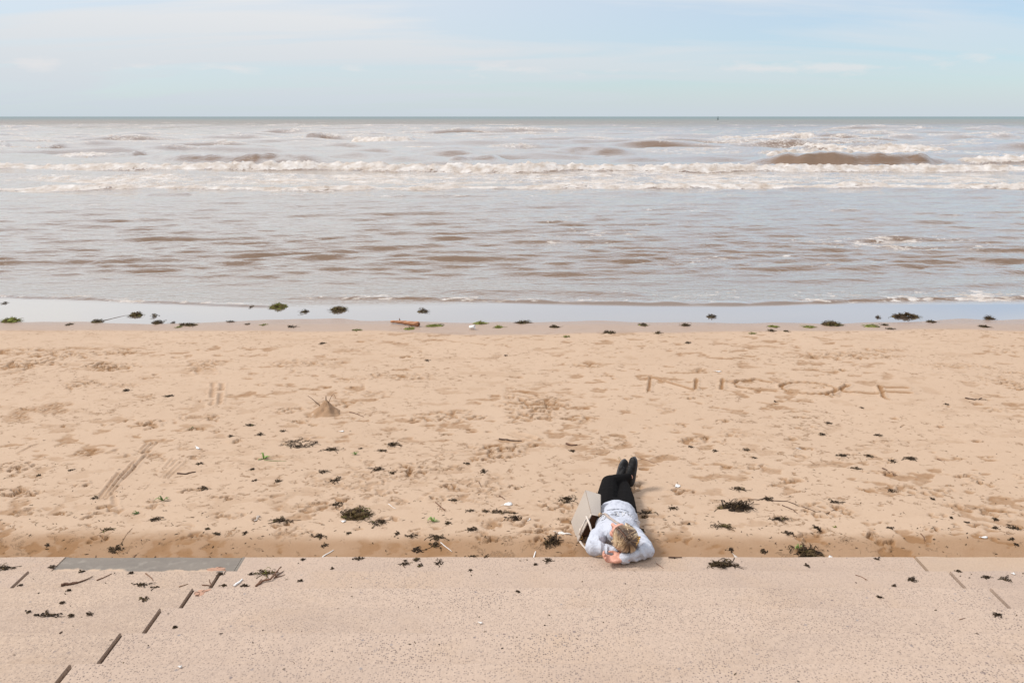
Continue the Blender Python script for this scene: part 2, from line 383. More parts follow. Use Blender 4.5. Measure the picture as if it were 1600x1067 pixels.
STROKES = []      # (points, half width, depth, damp tone painting groove shade)
def stroke(pix, width, depth, damp=0.6):
    pts = [G0(*q)[:2] for q in pix]
    for a, b_ in zip(pts[:-1], pts[1:]):
        ab = b_ - a; hz = abs(ab[0]) / (np.linalg.norm(ab) + 1e-6)
        STROKES.append((a, b_, width * (0.50 + 1.2 * hz), depth, damp))
# the word scratched in the sand
for pl in ([(1013, 612), (1016, 590)], [(1017, 589), (1040, 597), (1083, 610)], [(1086, 610), (1088, 592)],
           [(1127, 609), (1129, 592)],
           [(1209, 610), (1175, 609), (1153, 605), (1146, 600), (1153, 596), (1180, 594), (1203, 597)],
           [(1324, 601), (1316, 606), (1313, 611), (1340, 614), (1369, 615)],
           [(1374, 603), (1377, 612), (1380, 620)], [(1376, 605), (1414, 606)], [(1379, 612), (1420, 614)], [(1378, 620), (1388, 625)]):
    stroke(pl, 0.025, 0.024, 2.2)
ov = [(1263 + 43 * math.cos(a) , 607 + 8.5 * math.sin(a) + 0.06 * 43 * math.cos(a)) for a in np.linspace(0, 2 * math.pi, 22)]
stroke(ov, 0.025, 0.022, 2.0)
# drag tracks
for k in range(3): stroke([(247 - k * 8, 690 + k), (212 - k * 9, 728), (165 - k * 6, 780)], 0.022, 0.014, 0.55)
for k in range(4): stroke([(270 + k * 7, 716 + k * 2), (232 + k * 5, 760), (190 + k * 2, 806)], 0.02, 0.010, 0.3)
stroke([(178, 770), (181, 790), (186, 806)], 0.02, 0.010, 0.3)
for k in range(2): stroke([(333 + k * 15, 598), (331 + k * 12, 632)], 0.03, 0.016, 0.55)
stroke([(300, 620), (290, 648)], 0.02, 0.008, 0.3); stroke([(288, 628), (283, 655)], 0.02, 0.008, 0.3)
for k in range(4): stroke([(296 + k * 9, 566 + k % 2), (312 + k * 8, 585)], 0.03, 0.014, 0.5)
stroke([(790, 673), (830, 684), (872, 698)], 0.03, 0.012, 0.3); stroke([(784, 676), (824, 688), (862, 700)], 0.02, 0.008, 0.3)
stroke([(700, 712), (690, 716), (684, 712), (695, 706), (712, 708), (700, 714)], 0.015, 0.006, 0.3)
stroke([(168, 708), (184, 703), (202, 705), (198, 713), (176, 715)], 0.02, 0.010, 0.6)
stroke([(27, 708), (50, 697), (75, 688)], 0.02, 0.012, 0.6)
stroke([(0, 560), (60, 548), (130, 545), (205, 540)], 0.05, 0.012, 0.45); stroke([(0, 585), (90, 568), (160, 575), (205, 570)], 0.05, 0.012, 0.45)

PATCH = []        # (cx, cy, rx, ry, strength, kind, angle)
def patch(px, py, wpx, hpx, s, kind=0, ang=0.0):
    q = G0(px, py); PATCH.append((q[0], q[1], wpx / 2 * wpp(px, py), hpx / 2 * dpp(py), s, kind, ang))
for a in [(40, 570, 150, 22, .9), (110, 555, 170, 14, .8), (165, 572, 110, 14, .95), (30, 548, 70, 10, .6), (190, 549, 60, 10, .7), (128, 600, 70, 16, .75), (195, 601, 50, 10, .4),
          (15, 730, 70, 22, 1), (18, 768, 90, 20, 1), (240, 662, 50, 16, .9), (330, 652, 40, 16, .7), (315, 572, 60, 22, .6),
          (470, 568, 150, 14, .4), (620, 588, 150, 12, .45), (540, 595, 90, 10, .35), (700, 650, 120, 20, .8), (660, 655, 60, 24, .8), (840, 630, 120, 34, .75), (830, 650, 90, 16, .7), (780, 706, 90, 28, 1), (757, 716, 50, 14, 1), (643, 733, 48, 22, 1),
          (1320, 556, 150, 14, .8), (1265, 557, 60, 8, .7), (1375, 548, 60, 8, .6), (1500, 572, 110, 12, .5), (1575, 600, 60, 26, .7), (1550, 640, 70, 10, .4), (1085, 686, 70, 14, .8), (1140, 678, 36, 12, .6), (1058, 664, 40, 10, .7), (1040, 640, 40, 8, .5),
          (1180, 728, 40, 10, .6), (1390, 688, 60, 8, .5), (1440, 766, 120, 18, .7), (1500, 790, 60, 18, .8), (1550, 800, 50, 16, .7), (1280, 798, 110, 26, .7), (1400, 766, 40, 12, .7), (1590, 745, 20, 14, .8),
          (920, 570, 50, 10, .6), (955, 588, 30, 8, .6), (910, 655, 60, 22, .5), (985, 760, 60, 30, .6), (1008, 800, 60, 28, .8), (860, 830, 120, 30, .8), (800, 812, 130, 24, .6), (740, 760, 120, 40, .35), (560, 750, 180, 50, .35),
          (500, 790, 120, 30, .5), (420, 780, 60, 16, .5), (350, 805, 60, 14, .5), (160, 800, 70, 18, .6), (40, 800, 60, 14, .5), (300, 835, 60, 12, .5), (590, 770, 60, 22, .4), (700, 775, 100, 22, .4), (870, 790, 60, 20, .7), (890, 815, 50, 22, .9), (470, 832, 70, 18, .5),
          (505, 648, 70, 12, .6), (450, 640, 60, 12, .7), (530, 632, 90, 14, .5), (570, 615, 90, 12, .4)]:
    patch(*a)
for a in [(75, 640, 80, 16, .9, 1, 0.5), (30, 645, 60, 16, .8, 1, 0.2), (95, 632, 60, 9, .8, 1, 0.3), (25, 655, 45, 12, .7, 1, 0.7), (137, 706, 52, 14, 1, 1, 0.8), (242, 712, 32, 14, 1, 1, 0.7), (228, 705, 20, 8, .8, 1, 0.7), (150, 577, 70, 8, .7, 1, 0.4)]:
    patch(*a)
rs = np.random.RandomState(11)
for _ in range(240):
    py = rs.uniform(525, 842); px = rs.uniform(-60, 1660)
    s = rs.uniform(0.35, 1.0); q = G0(px, py); r = rs.uniform(0.025, 0.085)
    PATCH.append((q[0], q[1], r * rs.uniform(0.9, 2.2), r, s, 0, 0))

def sand(x, y):
    """height and damp/wet fields of the beach; damp also holds painted groove and trough shade"""
    x = np.asarray(x, float); y = np.asarray(y, float)
    z = base_z(y).astype(float)
    dryamt = 1 - sstep(SHORE_Y - 1.5, SHORE_Y - 0.2, y)
    z = z + (fbm(x / 1.9, y / 1.9, 3, 3) - 0.5) * 0.030 * (0.25 + 0.75 * dryamt)
    z = z + (fbm(x / 0.42, y / 0.30, 9, 4) - 0.5) * 0.010 * dryamt
    z = z + 0.034 * (fbm(x / 2.3, y / 6 + 3, 67, 3) - 0.5) * sstep(SHORE_Y - 1.2, SHORE_Y - 0.2, y)
    # scour trough along the wall
    tr = 1 - sstep(WALL_Y + 0.20, WALL_Y + 0.62 + 0.16 * (fbm(x / 1.3, y * 0 + 2, 5, 3) - 0.5), y)
    z = z - 0.080 * tr
    hi = fbm(x / 0.055, y / 0.055, 21, 3, 0.62); mid = fbm(x / 0.23, y / 0.17, 31, 4, 0.55)
    warp = (fbm(x / 0.16, y / 0.16, 41, 3) - 0.5) * 2.4
    M = np.zeros_like(z); K = np.zeros_like(z)
    for (cx, cy, rx, ry, s, kind, ang) in PATCH:
        sel = np.nonzero((np.abs(x - cx) < rx * 1.9) & (np.abs(y - cy) < ry * 1.9))[0] if x.ndim == 1 else None
        if len(sel) == 0: continue
        xs, ys = x[sel], y[sel]
        d = np.sqrt(((xs - cx) / rx) ** 2 + ((ys - cy) / ry) ** 2)
        m = s * (1 - sstep(0.55, 1.05, d + warp[sel] * 0.55))
        if kind == 1:
            u = xs * math.cos(ang) - ys * math.sin(ang)
            K[sel] = np.maximum(K[sel], m * (0.5 + 0.5 * np.sin(2 * math.pi * (u + warp[sel] * 0.01) / 0.062)))
            m = m * 0.35
        M[sel] = np.maximum(M[sel], m)
    chips_zone = sstep(0.40, 0.66, fbm(x / 1.6, y / 1.2, 55, 3))
    chip = sstep(0.60, 0.67, mid) * (0.25 + 0.75 * chips_zone) * dryamt
    churn = sstep(0.48, 0.56, hi)
    z = z - 0.024 * M * (0.2 + churn) + 0.016 * M * (1 - churn) - 0.009 * chip * (0.5 + hi) - 0.013 * K
    damp = np.clip(M * (0.10 + 0.95 * churn) + 0.75 * chip * (0.4 + hi) + 0.8 * K, 0, 1)
    for (a, b_, wd, dep, groove_shade) in STROKES:
        lo = np.minimum(a, b_) - wd * 3; hi2 = np.maximum(a, b_) + wd * 3
        sel = np.nonzero((x > lo[0]) & (x < hi2[0]) & (y > lo[1]) & (y < hi2[1]))[0]
        if len(sel) == 0: continue
        xs, ys = x[sel], y[sel]; ab = b_ - a
        tt = np.clip(((xs - a[0]) * ab[0] + (ys - a[1]) * ab[1]) / (ab @ ab + 1e-9), 0, 1)
        d = np.hypot(xs - a[0] - tt * ab[0], ys - a[1] - tt * ab[1]) + warp[sel] * 0.007
        brk = 1.0 if groove_shade > 1 else np.clip(0.05 + 1.5 * sstep(0.30, 0.65, vnoise(xs / 0.11, ys / 0.16, 77)), 0, 1.2)
        dep = dep * brk; groove_shade = groove_shade * (brk if np.isscalar(brk) else brk * 0.75)
        z[sel] += -dep * np.exp(-(d / wd) ** 2) + dep * 0.55 * np.exp(-((d - wd * 1.7) / (wd * 0.6)) ** 2)
        damp[sel] = np.maximum(damp[sel], groove_shade * np.exp(-(d / (wd * 0.95)) ** 2) * (0.65 + 0.5 * hi[sel]))  # colour carries groove shade that the side light leaves out
    damp_shade = 1 - sstep(WALL_Y + 0.47, WALL_Y + 0.66 + 0.22 * (fbm(x / 0.9, y * 2, 5, 4) - 0.5), y)
    damp = np.clip(damp + 0.70 * damp_shade * (0.75 + 0.5 * mid), 0, 1)  # damp sand tone, with shade of the trough slope painted in
    edge = SHORE_Y - 0.95 + 0.75 * (fbm(x / 2.6, y * 0 + 7, 61, 3) - 0.5)
    wet = sstep(edge - 0.10, edge + 0.14, y)
    wet = np.clip(wet * 0.72 + 0.28 * sstep(SHORE_Y - 0.5, SHORE_Y, y), 0, 1)
    return z, damp, wet
def gz(x, y):
    x = np.atleast_1d(np.asarray(x, float)); y = np.atleast_1d(np.asarray(y, float))
    i = np.clip(np.searchsorted(BR, y) - 1, 0, len(BR) - 2); fy = np.clip((y - BR[i]) / (BR[i + 1] - BR[i]), 0, 1)
    u = x / (y * 0.96 + 0.9); j = np.clip(np.searchsorted(BU, u) - 1, 0, len(BU) - 2); fu = np.clip((u - BU[j]) / (BU[j + 1] - BU[j]), 0, 1)
    z_ = (BZ[i, j] * (1 - fu) + BZ[i, j + 1] * fu) * (1 - fy) + (BZ[i + 1, j] * (1 - fu) + BZ[i + 1, j + 1] * fu) * fy
    return np.maximum(z_, -0.004)
TREAD, RISER, Z0 = 0.43, 0.15, 0.65
def step_z(y):
    n = np.floor((WALL_Y - np.asarray(y, float)) / TREAD); return Z0 + RISER * np.maximum(n, 0)
def ground(x, y):
    x = np.atleast_1d(np.asarray(x, float)); y = np.atleast_1d(np.asarray(y, float))
    return np.where(y <= WALL_Y, step_z(y), gz(x, y))

# beach sheet
rows = [WALL_Y - 0.30]
while rows[-1] < 17.2: rows.append(rows[-1] + max(0.0085, 0.55 * rows[-1] ** 2 / (F_PX * 0.64 * 3.35)))
rows += list(np.linspace(17.6, 40, 24)); rows = np.array(rows)
us = np.concatenate([np.linspace(-3.4, -0.86, 40)[:-1], np.linspace(-0.86, 0.86, 980), np.linspace(0.86, 3.4, 40)[1:]])
X = np.outer(rows * 0.96 + 0.9, us); Y = np.repeat(rows[:, None], len(us), 1)
def grid_faces(nr, nc):
    i = np.arange(nr - 1)[:, None] * nc + np.arange(nc - 1)[None, :]
    return np.stack([i, i + 1, i + nc + 1, i + nc], -1).reshape(-1, 4)
z, damp, wet = sand(X.ravel(), Y.ravel())
BR, BU, BZ = rows, us, z.reshape(len(rows), len(us))
me = mesh_np('beach', np.stack([X.ravel(), Y.ravel(), z], 1), grid_faces(len(rows), len(us)), True, {'damp': damp, 'wet': wet})
set_props(link('beach', me, SAND), kind='structure')

# ------------------------------------------------------------------ sea
def S0(px, py): return P(px, py, 0.0)
ROLL = []    # (xs, ys, height, front width, back width, foam)
def roller(pix, h, wf, wb, foam, ends=0.12):
    q = np.array([S0(*a)[:2] for a in pix]); ROLL.append((q[:, 0], q[:, 1], h, wf, wb, foam, ends))
roller([(-500, 264), (0, 264), (300, 265), (500, 266), (800, 270), (1100, 268), (1500, 267), (2100, 266)], 0.42, 0.55, 2.6, 1.0)
roller([(-500, 296), (0, 296), (250, 295), (500, 297), (800, 294), (1200, 293), (1450, 293), (2100, 294)], 0.16, 0.35, 1.6, 0.85)
roller([(1150, 254), (1250, 257), (1350, 257), (1470, 256), (1510, 254)], 0.80, 0.8, 4.0, 0.0, 0.3)          # clear brown face
roller([(1190, 247), (1280, 245), (1345, 244)], 0.55, 0.6, 2.4, 1.0)
roller([(1460, 254), (1530, 254), (1600, 254), (2100, 254)], 0.45, 0.6, 3.0, 1.0)
roller([(1180, 231), (1330, 236), (1500, 236)], 0.55, 0.8, 5.0, 0.9)
roller([(1110, 218), (1200, 216), (1290, 217)], 0.6, 1.2, 7.0, 0.8)
roller([(545, 220), (600, 221), (650, 220)], 0.7, 1.2, 6.0, 1.0)
roller([(-60, 231), (15, 231), (45, 231), (80, 230)], 0.7, 1.0, 6.0, 1.0)
roller([(870, 217), (900, 216), (925, 217)], 0.45, 1.2, 6.0, 0.75)
roller([(100, 251), (200, 249), (330, 251), (430, 254), (560, 252)], 0.45, 1.2, 4.0, 0.0, 0.3)
roller([(680, 253), (740, 251), (800, 252)], 0.42, 1.0, 4.0, 0.0, 0.3)
roller([(160, 246), (235, 243), (270, 245)], 0.55, 1.2, 4.0, 0.0, 0.3)
roller([(455, 218), (480, 217), (500, 218)], 0.6, 1.4, 6.0, 0.15, 0.3)
roller([(1360, 209), (1400, 208), (1440, 209)], 0.6, 2.0, 8.0, 0.7)
roller([(820, 239), (930, 240), (1010, 238)], 0.40, 1.2, 4.0, 0.1, 0.3)
roller([(330, 306), (520, 307), (640, 306), (740, 308), (890, 306)], 0.06, 0.25, 1.2, 0.42)
roller([(225, 304), (270, 304), (305, 303)], 0.09, 0.25, 1.0, 0.15)
roller([(1310, 293), (1350, 292), (1390, 291)], 0.12, 0.25, 1.0, 0.85)
# little bores running up the beach
roller([(-400, 462), (0, 464), (90, 466), (210, 472), (330, 477), (460, 479)], 0.030, 0.10, 0.9, 0.44, 0.08)
roller([(420, 464), (600, 465), (800, 470), (1000, 474), (1150, 474), (1400, 471), (1600, 466), (2100, 468)], 0.045, 0.11, 1.0, 0.46, 0.06)
roller([(640, 456), (830, 456), (960, 460), (1060, 461)], 0.060, 0.26, 0.8, 0.05, 0.2)
roller([(1340, 454), (1450, 453), (1600, 444), (1900, 440)], 0.060, 0.26, 0.8, 0.05, 0.2)
wr = np.random.RandomState(19)
for k in range(34):
    py_r = wr.uniform(190, 246); px_r = wr.uniform(-60, 1660); wl = wr.uniform(38, 80) * (0.6 + (py_r - 190) / 60); dist = 5000.0 / (py_r - 181)
    roller([(px_r - wl, py_r), (px_r, py_r + wr.uniform(-.7, .7)), (px_r + wl, py_r + wr.uniform(-.6, .6))], wr.uniform(.22, .50), wr.uniform(.6, 1.3), wr.uniform(2.5, 6.0), float(wr.choice([0.0, 0.0, 0.5, 0.6, 0.8])), 0.5)
for k in range(14):
    py_r = wr.uniform(298, 350); px_r = wr.uniform(0, 1600); wl = wr.uniform(40, 110)
    roller([(px_r - wl, py_r), (px_r, py_r + wr.uniform(-1, 1)), (px_r + wl, py_r + wr.uniform(-1, 1))], wr.uniform(.02, .05), 0.2, 0.8, float(wr.choice([0.25, 0.35, 0.42])), 0.3)
roller([(1262, 251), (1285, 252), (1300, 250)], 0.5, 0.7, 2.0, 0.7, 0.3)
roller([(1368, 252), (1400, 252), (1425, 251)], 0.35, 0.6, 2.0, 0.62, 0.3)
SHEET = []    # foam coverage (px, py, w, h, cover)
for a in [(800, 281, 2400, 24, .52), (300, 300, 900, 14, .22), (1100, 303, 900, 20, .20), (1000, 325, 500, 24, .25), (1280, 328, 300, 14, .22), (930, 375, 300, 40, .27), (1430, 382, 330, 26, .34), (1290, 380, 300, 26, .30), (1200, 410, 500, 26, .27),
          (1150, 462, 500, 20, .40), (1500, 462, 300, 18, .42), (1420, 468, 500, 8, .5), (1330, 243, 500, 22, .25), (1250, 225, 320, 18, .42), (1050, 236, 300, 12, .35), (620, 230, 260, 12, .32), (100, 226, 160, 6, .35), (500, 258, 900, 10, .2), (1400, 200, 500, 20, .15), (150, 346, 400, 10, .25),
          (800, 436, 500, 30, .16), (300, 410, 500, 60, .10), (160, 474, 200, 8, .35), (700, 355, 400, 50, .14), (1150, 360, 500, 40, .2)]:
    q = S0(a[0], a[1]); q1 = S0(a[0], a[1] - a[3] / 2); q2 = S0(a[0], a[1] + a[3] / 2)
    SHEET.append((q[0], q1[1] / 2 + q2[1] / 2, a[2] / 2 * (q[1] * .96 + 1) / F_PX, (q1[1] - q2[1]) / 2, a[4]))
wv = np.random.RandomState(3)
WAVES = []
for lam, a0, y0, y1 in [(0.6, .0130, 16, 60), (0.85, .0165, 16.2, 70), (1.2, .0135, 16.5, 90), (1.7, .010, 17, 130), (2.6, .008, 18.5, 200), (4.2, .080, 34, 320), (6.5, .150, 50, 600), (9.5, .23, 62, 900), (15, .32, 76, 1500), (26, .34, 110, 3500), (45, .45, 160, 9000)]:
    for k in range(3):
        WAVES.append((lam * wv.uniform(.88, 1.14), a0 * wv.uniform(.6, 1.0), wv.normal(0, 0.30) + 0.06, wv.uniform(0, 6.28), y0, y1, k))
def sea(x, y, spacing):
    z = np.zeros_like(x); foam = np.zeros_like(x)
    for (lam, a, th, ph, y0, y1, k) in WAVES:
        amp = a * sstep(y0, y0 * 1.35, y) * np.clip(1 - spacing / (0.42 * lam), 0, 1)
        sel = np.nonzero(amp > 1e-5)[0]
        if len(sel) == 0: continue
        xs, ys = x[sel], y[sel]
        grp = 0.25 + 1.5 * sstep(0.3, 0.75, vnoise(xs / (lam * 3.2) + 9 * k, ys / (lam * 2.2) + lam, 71 + k))
        if lam < 2.0: grp = 0.62 + 0.55 * grp
        phz = 2 * math.pi * (ys * math.cos(th) + xs * math.sin(th)) / lam + ph + 5.0 * vnoise(xs / (lam * 3.5), ys / (lam * 3), 81 + k)
        s = np.sin(phz); s = 1 - 2 * np.sqrt(np.clip((1 - s) / 2, 0, 1)) * 0.9 if lam > 3 else s + 0.25 * np.cos(2 * phz)
        z[sel] += amp[sel] * grp * s
        if 5 < lam < 30: foam[sel] = np.maximum(foam[sel], 0.62 * sstep(0.62, 0.92, s) * sstep(1.0, 1.65, grp) * sstep(70, 120, ys) * (1 - 0.6 * sstep(250, 900, ys)))
    wob = fbm(x / 4.0, y / 4.0, 91, 4) - 0.5
    wide = fbm(x / 2.6, y / 1.5, 93, 4)
    lump = fbm(x / 0.55, y / 0.45, 95, 3, 0.6)
    for (xs, ys, h, wf, wb, fm, ends) in ROLL:
        x0, x1 = xs.min(), xs.max(); sel = np.nonzero((x > x0) & (x < x1) & (np.abs(y - ys.mean()) < 5 * wb + 5 * wf + (ys.max() - ys.min())))[0]
        if len(sel) == 0: continue
        xx = x[sel]; yc = np.interp(xx, xs, ys) + wob[sel] * (1.1 if h > 0.1 else 0.42) * max(wf, 0.6) * 1.6
        tpos = (xx - x0) / (x1 - x0); env = sstep(0, ends, tpos) * (1 - sstep(1 - ends, 1, tpos)) * (0.65 + 0.7 * vnoise(xx / (6 * wb), yc * 0 + h * 9, 99))
        d = y[sel] - yc
        prof = np.where(d < 0, np.exp(-(d / wf) ** 2), np.exp(-(d / wb) ** 2))
        zz_ = h * env * prof
        if fm > 0.3:
            zz_ = zz_ * (0.45 + 1.15 * lump[sel])
        elif h > 0.3: zz_ = zz_ * (0.55 + 0.9 * fbm(xx / 1.6, y[sel] / 1.2, 97, 3))
        z[sel] += zz_
        fmask = np.where(d < 0, 1 - sstep(wf * 0.9, wf * 2.2, -d), 1 - sstep(wb * 0.12, wb * (0.75 if h > .1 else 0.35), d))
        foam[sel] = np.maximum(foam[sel], fm * np.clip(env * 1.3, 0, 1) * fmask)
    for (cx, cy, rx, ry, cv) in SHEET:
        sel = np.nonzero((np.abs(x - cx) < 1.6 * rx) & (np.abs(y - cy) < 1.6 * ry))[0]
        if len(sel) == 0: continue
        d = np.sqrt(((x[sel] - cx) / rx) ** 2 + ((y[sel] - cy) / ry) ** 2)
        foam[sel] = np.maximum(foam[sel], 1.2 * cv * (1 - sstep(0.45, 1.5, d)) * (0.35 + 1.3 * wide[sel]))
    bore = np.interp(x / (y * .96 + 1) * F_PX + 800, [-400, 0, 210, 460, 800, 1000, 1400, 2000], [16.75, 16.7, 16.2, 15.9, 16.25, 16.1, 16.2, 16.4])
    film = 1 - sstep(bore - 0.25, bore + 0.35, y)
    foam = np.where(film > 0.6, foam * 0.3 + 0.16 * wide * sstep(15.0, 15.9, y), foam)
    silt = 1 - sstep(250, 1700, y) * 0.97
    silt = np.clip(silt + 0.25 * (vnoise(x / 90, y / 45, 5) - 0.5) * sstep(100, 200, y), 0, 1)
    far_ = sstep(60, 500, y)
    return z, foam, film, silt, far_
rows = [13.2]
while rows[-1] < 7500: 
    y_ = rows[-1]; rows.append(y_ + min(max(0.030, 0.42 * y_ * y_ / 2985), 0.0085 * y_ if y_ < 350 else 0.018 * y_))
rows = np.array(rows); sp = np.gradient(rows)
us = np.concatenate([np.linspace(-3.0, -0.82, 50)[:-1], np.linspace(-0.82, 0.82, 620), np.linspace(0.82, 3.0, 50)[1:]])
X = np.outer(rows * 0.96 + 1.0, us); Y = np.repeat(rows[:, None], len(us), 1); SPc = np.repeat(sp[:, None], len(us), 1)
z, foam, film, silt, far_ = sea(X.ravel(), Y.ravel(), SPc.ravel())
me = mesh_np('sea', np.stack([X.ravel(), Y.ravel(), z], 1), grid_faces(len(rows), len(us)), True, {'foam': foam, 'film': film, 'silt': silt, 'far': far_})
set_props(link('sea', me, WATER), kind='structure')

# ------------------------------------------------------------------ stepped sea wall
JX = [-14.0, -3.255, -1.962, 2.945, 14.0]
wall = set_props(empty('stepped_sea_wall', (0, WALL_Y, 0.3)), 'pale pink concrete stepped sea wall running along the beach', 'sea wall')
def slab(x0, x1, yf, yb, zt, zb, mat, seed):
    n = max(3, int((x1 - x0) / 0.06)) if x1 - x0 < 8 else int((x1 - x0) / 0.08)
    xs = np.linspace(x0, x1, n + 1); rr = np.random.RandomState(seed)
    wob = (fbm(xs / 0.25, xs * 0 + seed, seed, 3) - 0.5) * 0.012
    chipz = (fbm(xs / 0.12, xs * 0 + seed * 3, seed + 5, 3) - 0.5) * 0.008
    prof = [(yf, zb), (yf, zt - 0.016), (yf - 0.004, zt - 0.006), (yf - 0.014, zt), (yb, zt), (yb, zb)]
    V = []
    for i, x in enumerate(xs):
        for k, (yy, zz_) in enumerate(prof):
            V.append((x, yy + (wob[i] if 0 < k < 4 else 0), zz_ + (chipz[i] if k in (1, 2) else 0) - WALL_Y * 0))
    V = np.array(V) - np.array([0, WALL_Y, 0.3]); F = []; m = len(prof)
    for i in range(n):
        for k in range(m):
            a = i * m + k; b_ = i * m + (k + 1) % m; F.append((a, b_, b_ + m, a + m))
    F.append(tuple(range(m - 1, -1, -1))); F.append(tuple(n * m + k for k in range(m)))
    o = link('concrete_step', mesh_np('concrete_step', V, F, False), mat, wall)
    return o
NT = 11
for i in range(NT):
    yf = WALL_Y - TREAD * i; yb = yf - TREAD - 0.03; zt = Z0 + RISER * i; zb = zt - (0.45 if i == 0 else 0.21)
    for j in range(4):
        g = 0.013
        mat = CONC
        if j == 1: mat = CONC_ROUGH if i > 0 else GREY
        elif i < 2: mat = CONC_SANDY if j == 3 and i == 0 else CONC_SMOOTH
        elif i == 2 and j == 3: mat = CONC_SMOOTH
        o = slab(JX[j] + (g if j else 0), JX[j + 1] - (g if j < 3 else 0), yf, yb, zt - (0.004 if (i == 0 and j == 1) else 0), zb, mat, i * 7 + j + 1)
        if i == 0 and j == 1: o['label'] = 'smooth grey repaired section of the lowest step'
    for j in (1, 2, 3):
        if i == 0 and j in (1, 2): dz, mt = 0.006, GREY
        else: dz, mt = 0.024 + 0.005 * ((i + j) % 2), WOOD
        mb = MB(); xx = JX[j] + (0.004 if j == 3 else -0.004) * (1 if i else 0)
        mb.box((xx, (yf + yb) / 2 + 0.006, zt - dz - 0.05), (0.0205 if dz > .01 else 0.0225, TREAD + 0.012, 0.10))
        ob = mb.build('joint_strip', mt, wall, None, False); ob.data.transform(Matrix.Translation((0, -WALL_Y, -0.3)))
yp = WALL_Y - TREAD * NT
mb = MB(); mb.box((0, yp - 5.0, Z0 + RISER * NT - 0.25), (28, 10.0, 0.5)); set_props(mb.build('promenade', CONC, None, (0, yp - 5, 1.5), False), kind='structure')

# ------------------------------------------------------------------ person
SKIN = simple('skin', (0.60, 0.305, 0.225), 0.5, 18, 0.12, 120, 0.15, 0.001, 0.4)
SHIRT, t, b = new_mat('sweatshirt_jersey'); p = wpos(t)
c = mixc(t, noise(t, p, 420, 2, 0.7), (0.435, 0.455, 0.52), (0.555, 0.575, 0.635)); t.links.new(c, b.inputs['Base Color']); b.inputs['Roughness'].default_value = 0.95; b.inputs['Specular IOR Level'].default_value = 0.15
bn = bump(t, noise(t, p, 13, 3, 0.5, 1.2, (1.0, 1.6, 1)), 0.75, 0.030); bn = bump(t, noise(t, p, 300, 2), 0.2, 0.001, bn); t.links.new(bn, b.inputs['Normal'])
LEG, t, b = new_mat('black_leggings'); p = wpos(t)
t.links.new(mixc(t, noise(t, p, 200, 2), (0.0055, 0.005, 0.005), (0.009, 0.008, 0.008)), b.inputs['Base Color']); b.inputs['Roughness'].default_value = 0.9; b.inputs['Specular IOR Level'].default_value = 0.08
t.links.new(bump(t, noise(t, p, 16, 3, 0.5, 1.0), 0.35, 0.02), b.inputs['Normal'])
SHOE = simple('black_shoe_mesh', (0.008, 0.0075, 0.008), 0.6, 80, 0.4, 160, 0.5, 0.002, 0.25)
SOLE = simple('shoe_rubber', (0.030, 0.030, 0.036), 0.45, 60, 0.3, 80, 0.3, 0.002)
HAIR, t, b = new_mat('streaked_hair'); a = attr(t, 'tint')
t.links.new(ramp(t, a, [(0.0, (0.040, 0.022, 0.013)), (0.35, (0.13, 0.078, 0.045)), (0.65, (0.38, 0.255, 0.145)), (1.0, (0.70, 0.55, 0.36))]), b.inputs['Base Color']); b.inputs['Roughness'].default_value = 0.42
GOLD = simple('gold_clip', (0.62, 0.38, 0.13), 0.35, 40, 0.2); GOLD.node_tree.nodes['Principled BSDF'].inputs['Metallic'].default_value = 0.7

person = set_props(empty('person', (0.86, 5.9, 0.49)), 'person in pale grey sweatshirt and black leggings lying back against the concrete step', 'person')
PO = np.array([0.86, 5.9, 0.49])
def padd(name, me, mat, parent=person, off=None):
    me.transform(Matrix.Translation(tuple(-PO))); return link(name, me, mat, parent)
# joints (world)
HC = np.array([0.805, 5.165, 0.825])
U = np.array([-0.06, -0.83, 0.55]); U /= np.linalg.norm(U)
Fd = np.array([-0.62, 0.46, 0.62]); Fd -= U * (Fd @ U); Fd /= np.linalg.norm(Fd)
Rt = np.cross(Fd, U); AX = np.array([Rt, Fd, U])
def hl(a, b_, c): return HC + Rt * a + Fd * b_ + U * c
neck0 = np.array([0.80, 5.43, 0.70]); pelvis = np.array([0.865, 6.0, 0.585])
shR = np.array([0.945, 5.47, 0.655]); elR = np.array([0.990, 5.165, 0.710]); wrR = np.array([0.795, 5.075, 0.700])
shL = np.array([0.660, 5.47, 0.650]); elL = np.array([0.600, 5.225, 0.700]); wrL = np.array([0.750, 5.160, 0.705])
hipL = np.array([0.785, 6.02, 0.575]); knL = np.array([0.855, 6.42, 0.635]); anL = np.array([1.070, 6.645, 0.590])
hipR = np.array([0.945, 6.02, 0.565]); knR = np.array([0.985, 6.44, 0.565]); anR = np.array([1.000, 6.70, 0.545])
# body: one continuous surface
B = MB()
B.ell(hl(0, -0.012, 0.022), (0.074, 0.094, 0.088), AX); B.ell(hl(0, 0.028, -0.040), (0.060, 0.068, 0.088), AX); B.ell(hl(0, 0.055, -0.100), (0.033, 0.030, 0.030), AX)
B.ell(hl(0, 0.070, 0.025), (0.050, 0.025, 0.035), AX)
B.cap(hl(0, 0.086, -0.008), 0.010, hl(0, 0.112, -0.040), 0.0145); B.ell(hl(0, 0.098, -0.046), (0.018, 0.012, 0.009), AX)
B.ell(hl(0, 0.090, -0.072), (0.023, 0.010, 0.006), AX); B.ell(hl(0, 0.088, -0.083), (0.020, 0.010, 0.007), AX)
for s in (-1, 1):
    B.ell(hl(s * 0.030, 0.080, -0.010), (0.015, 0.010, 0.010), AX); B.ell(hl(s * 0.040, 0.062, -0.048), (0.026, 0.026, 0.026), AX)
    B.ell(hl(s * 0.075, -0.010, -0.018), (0.010, 0.020, 0.032), AX)
B.cap(hl(0, -0.03, -0.07), 0.052, neck0, 0.056)
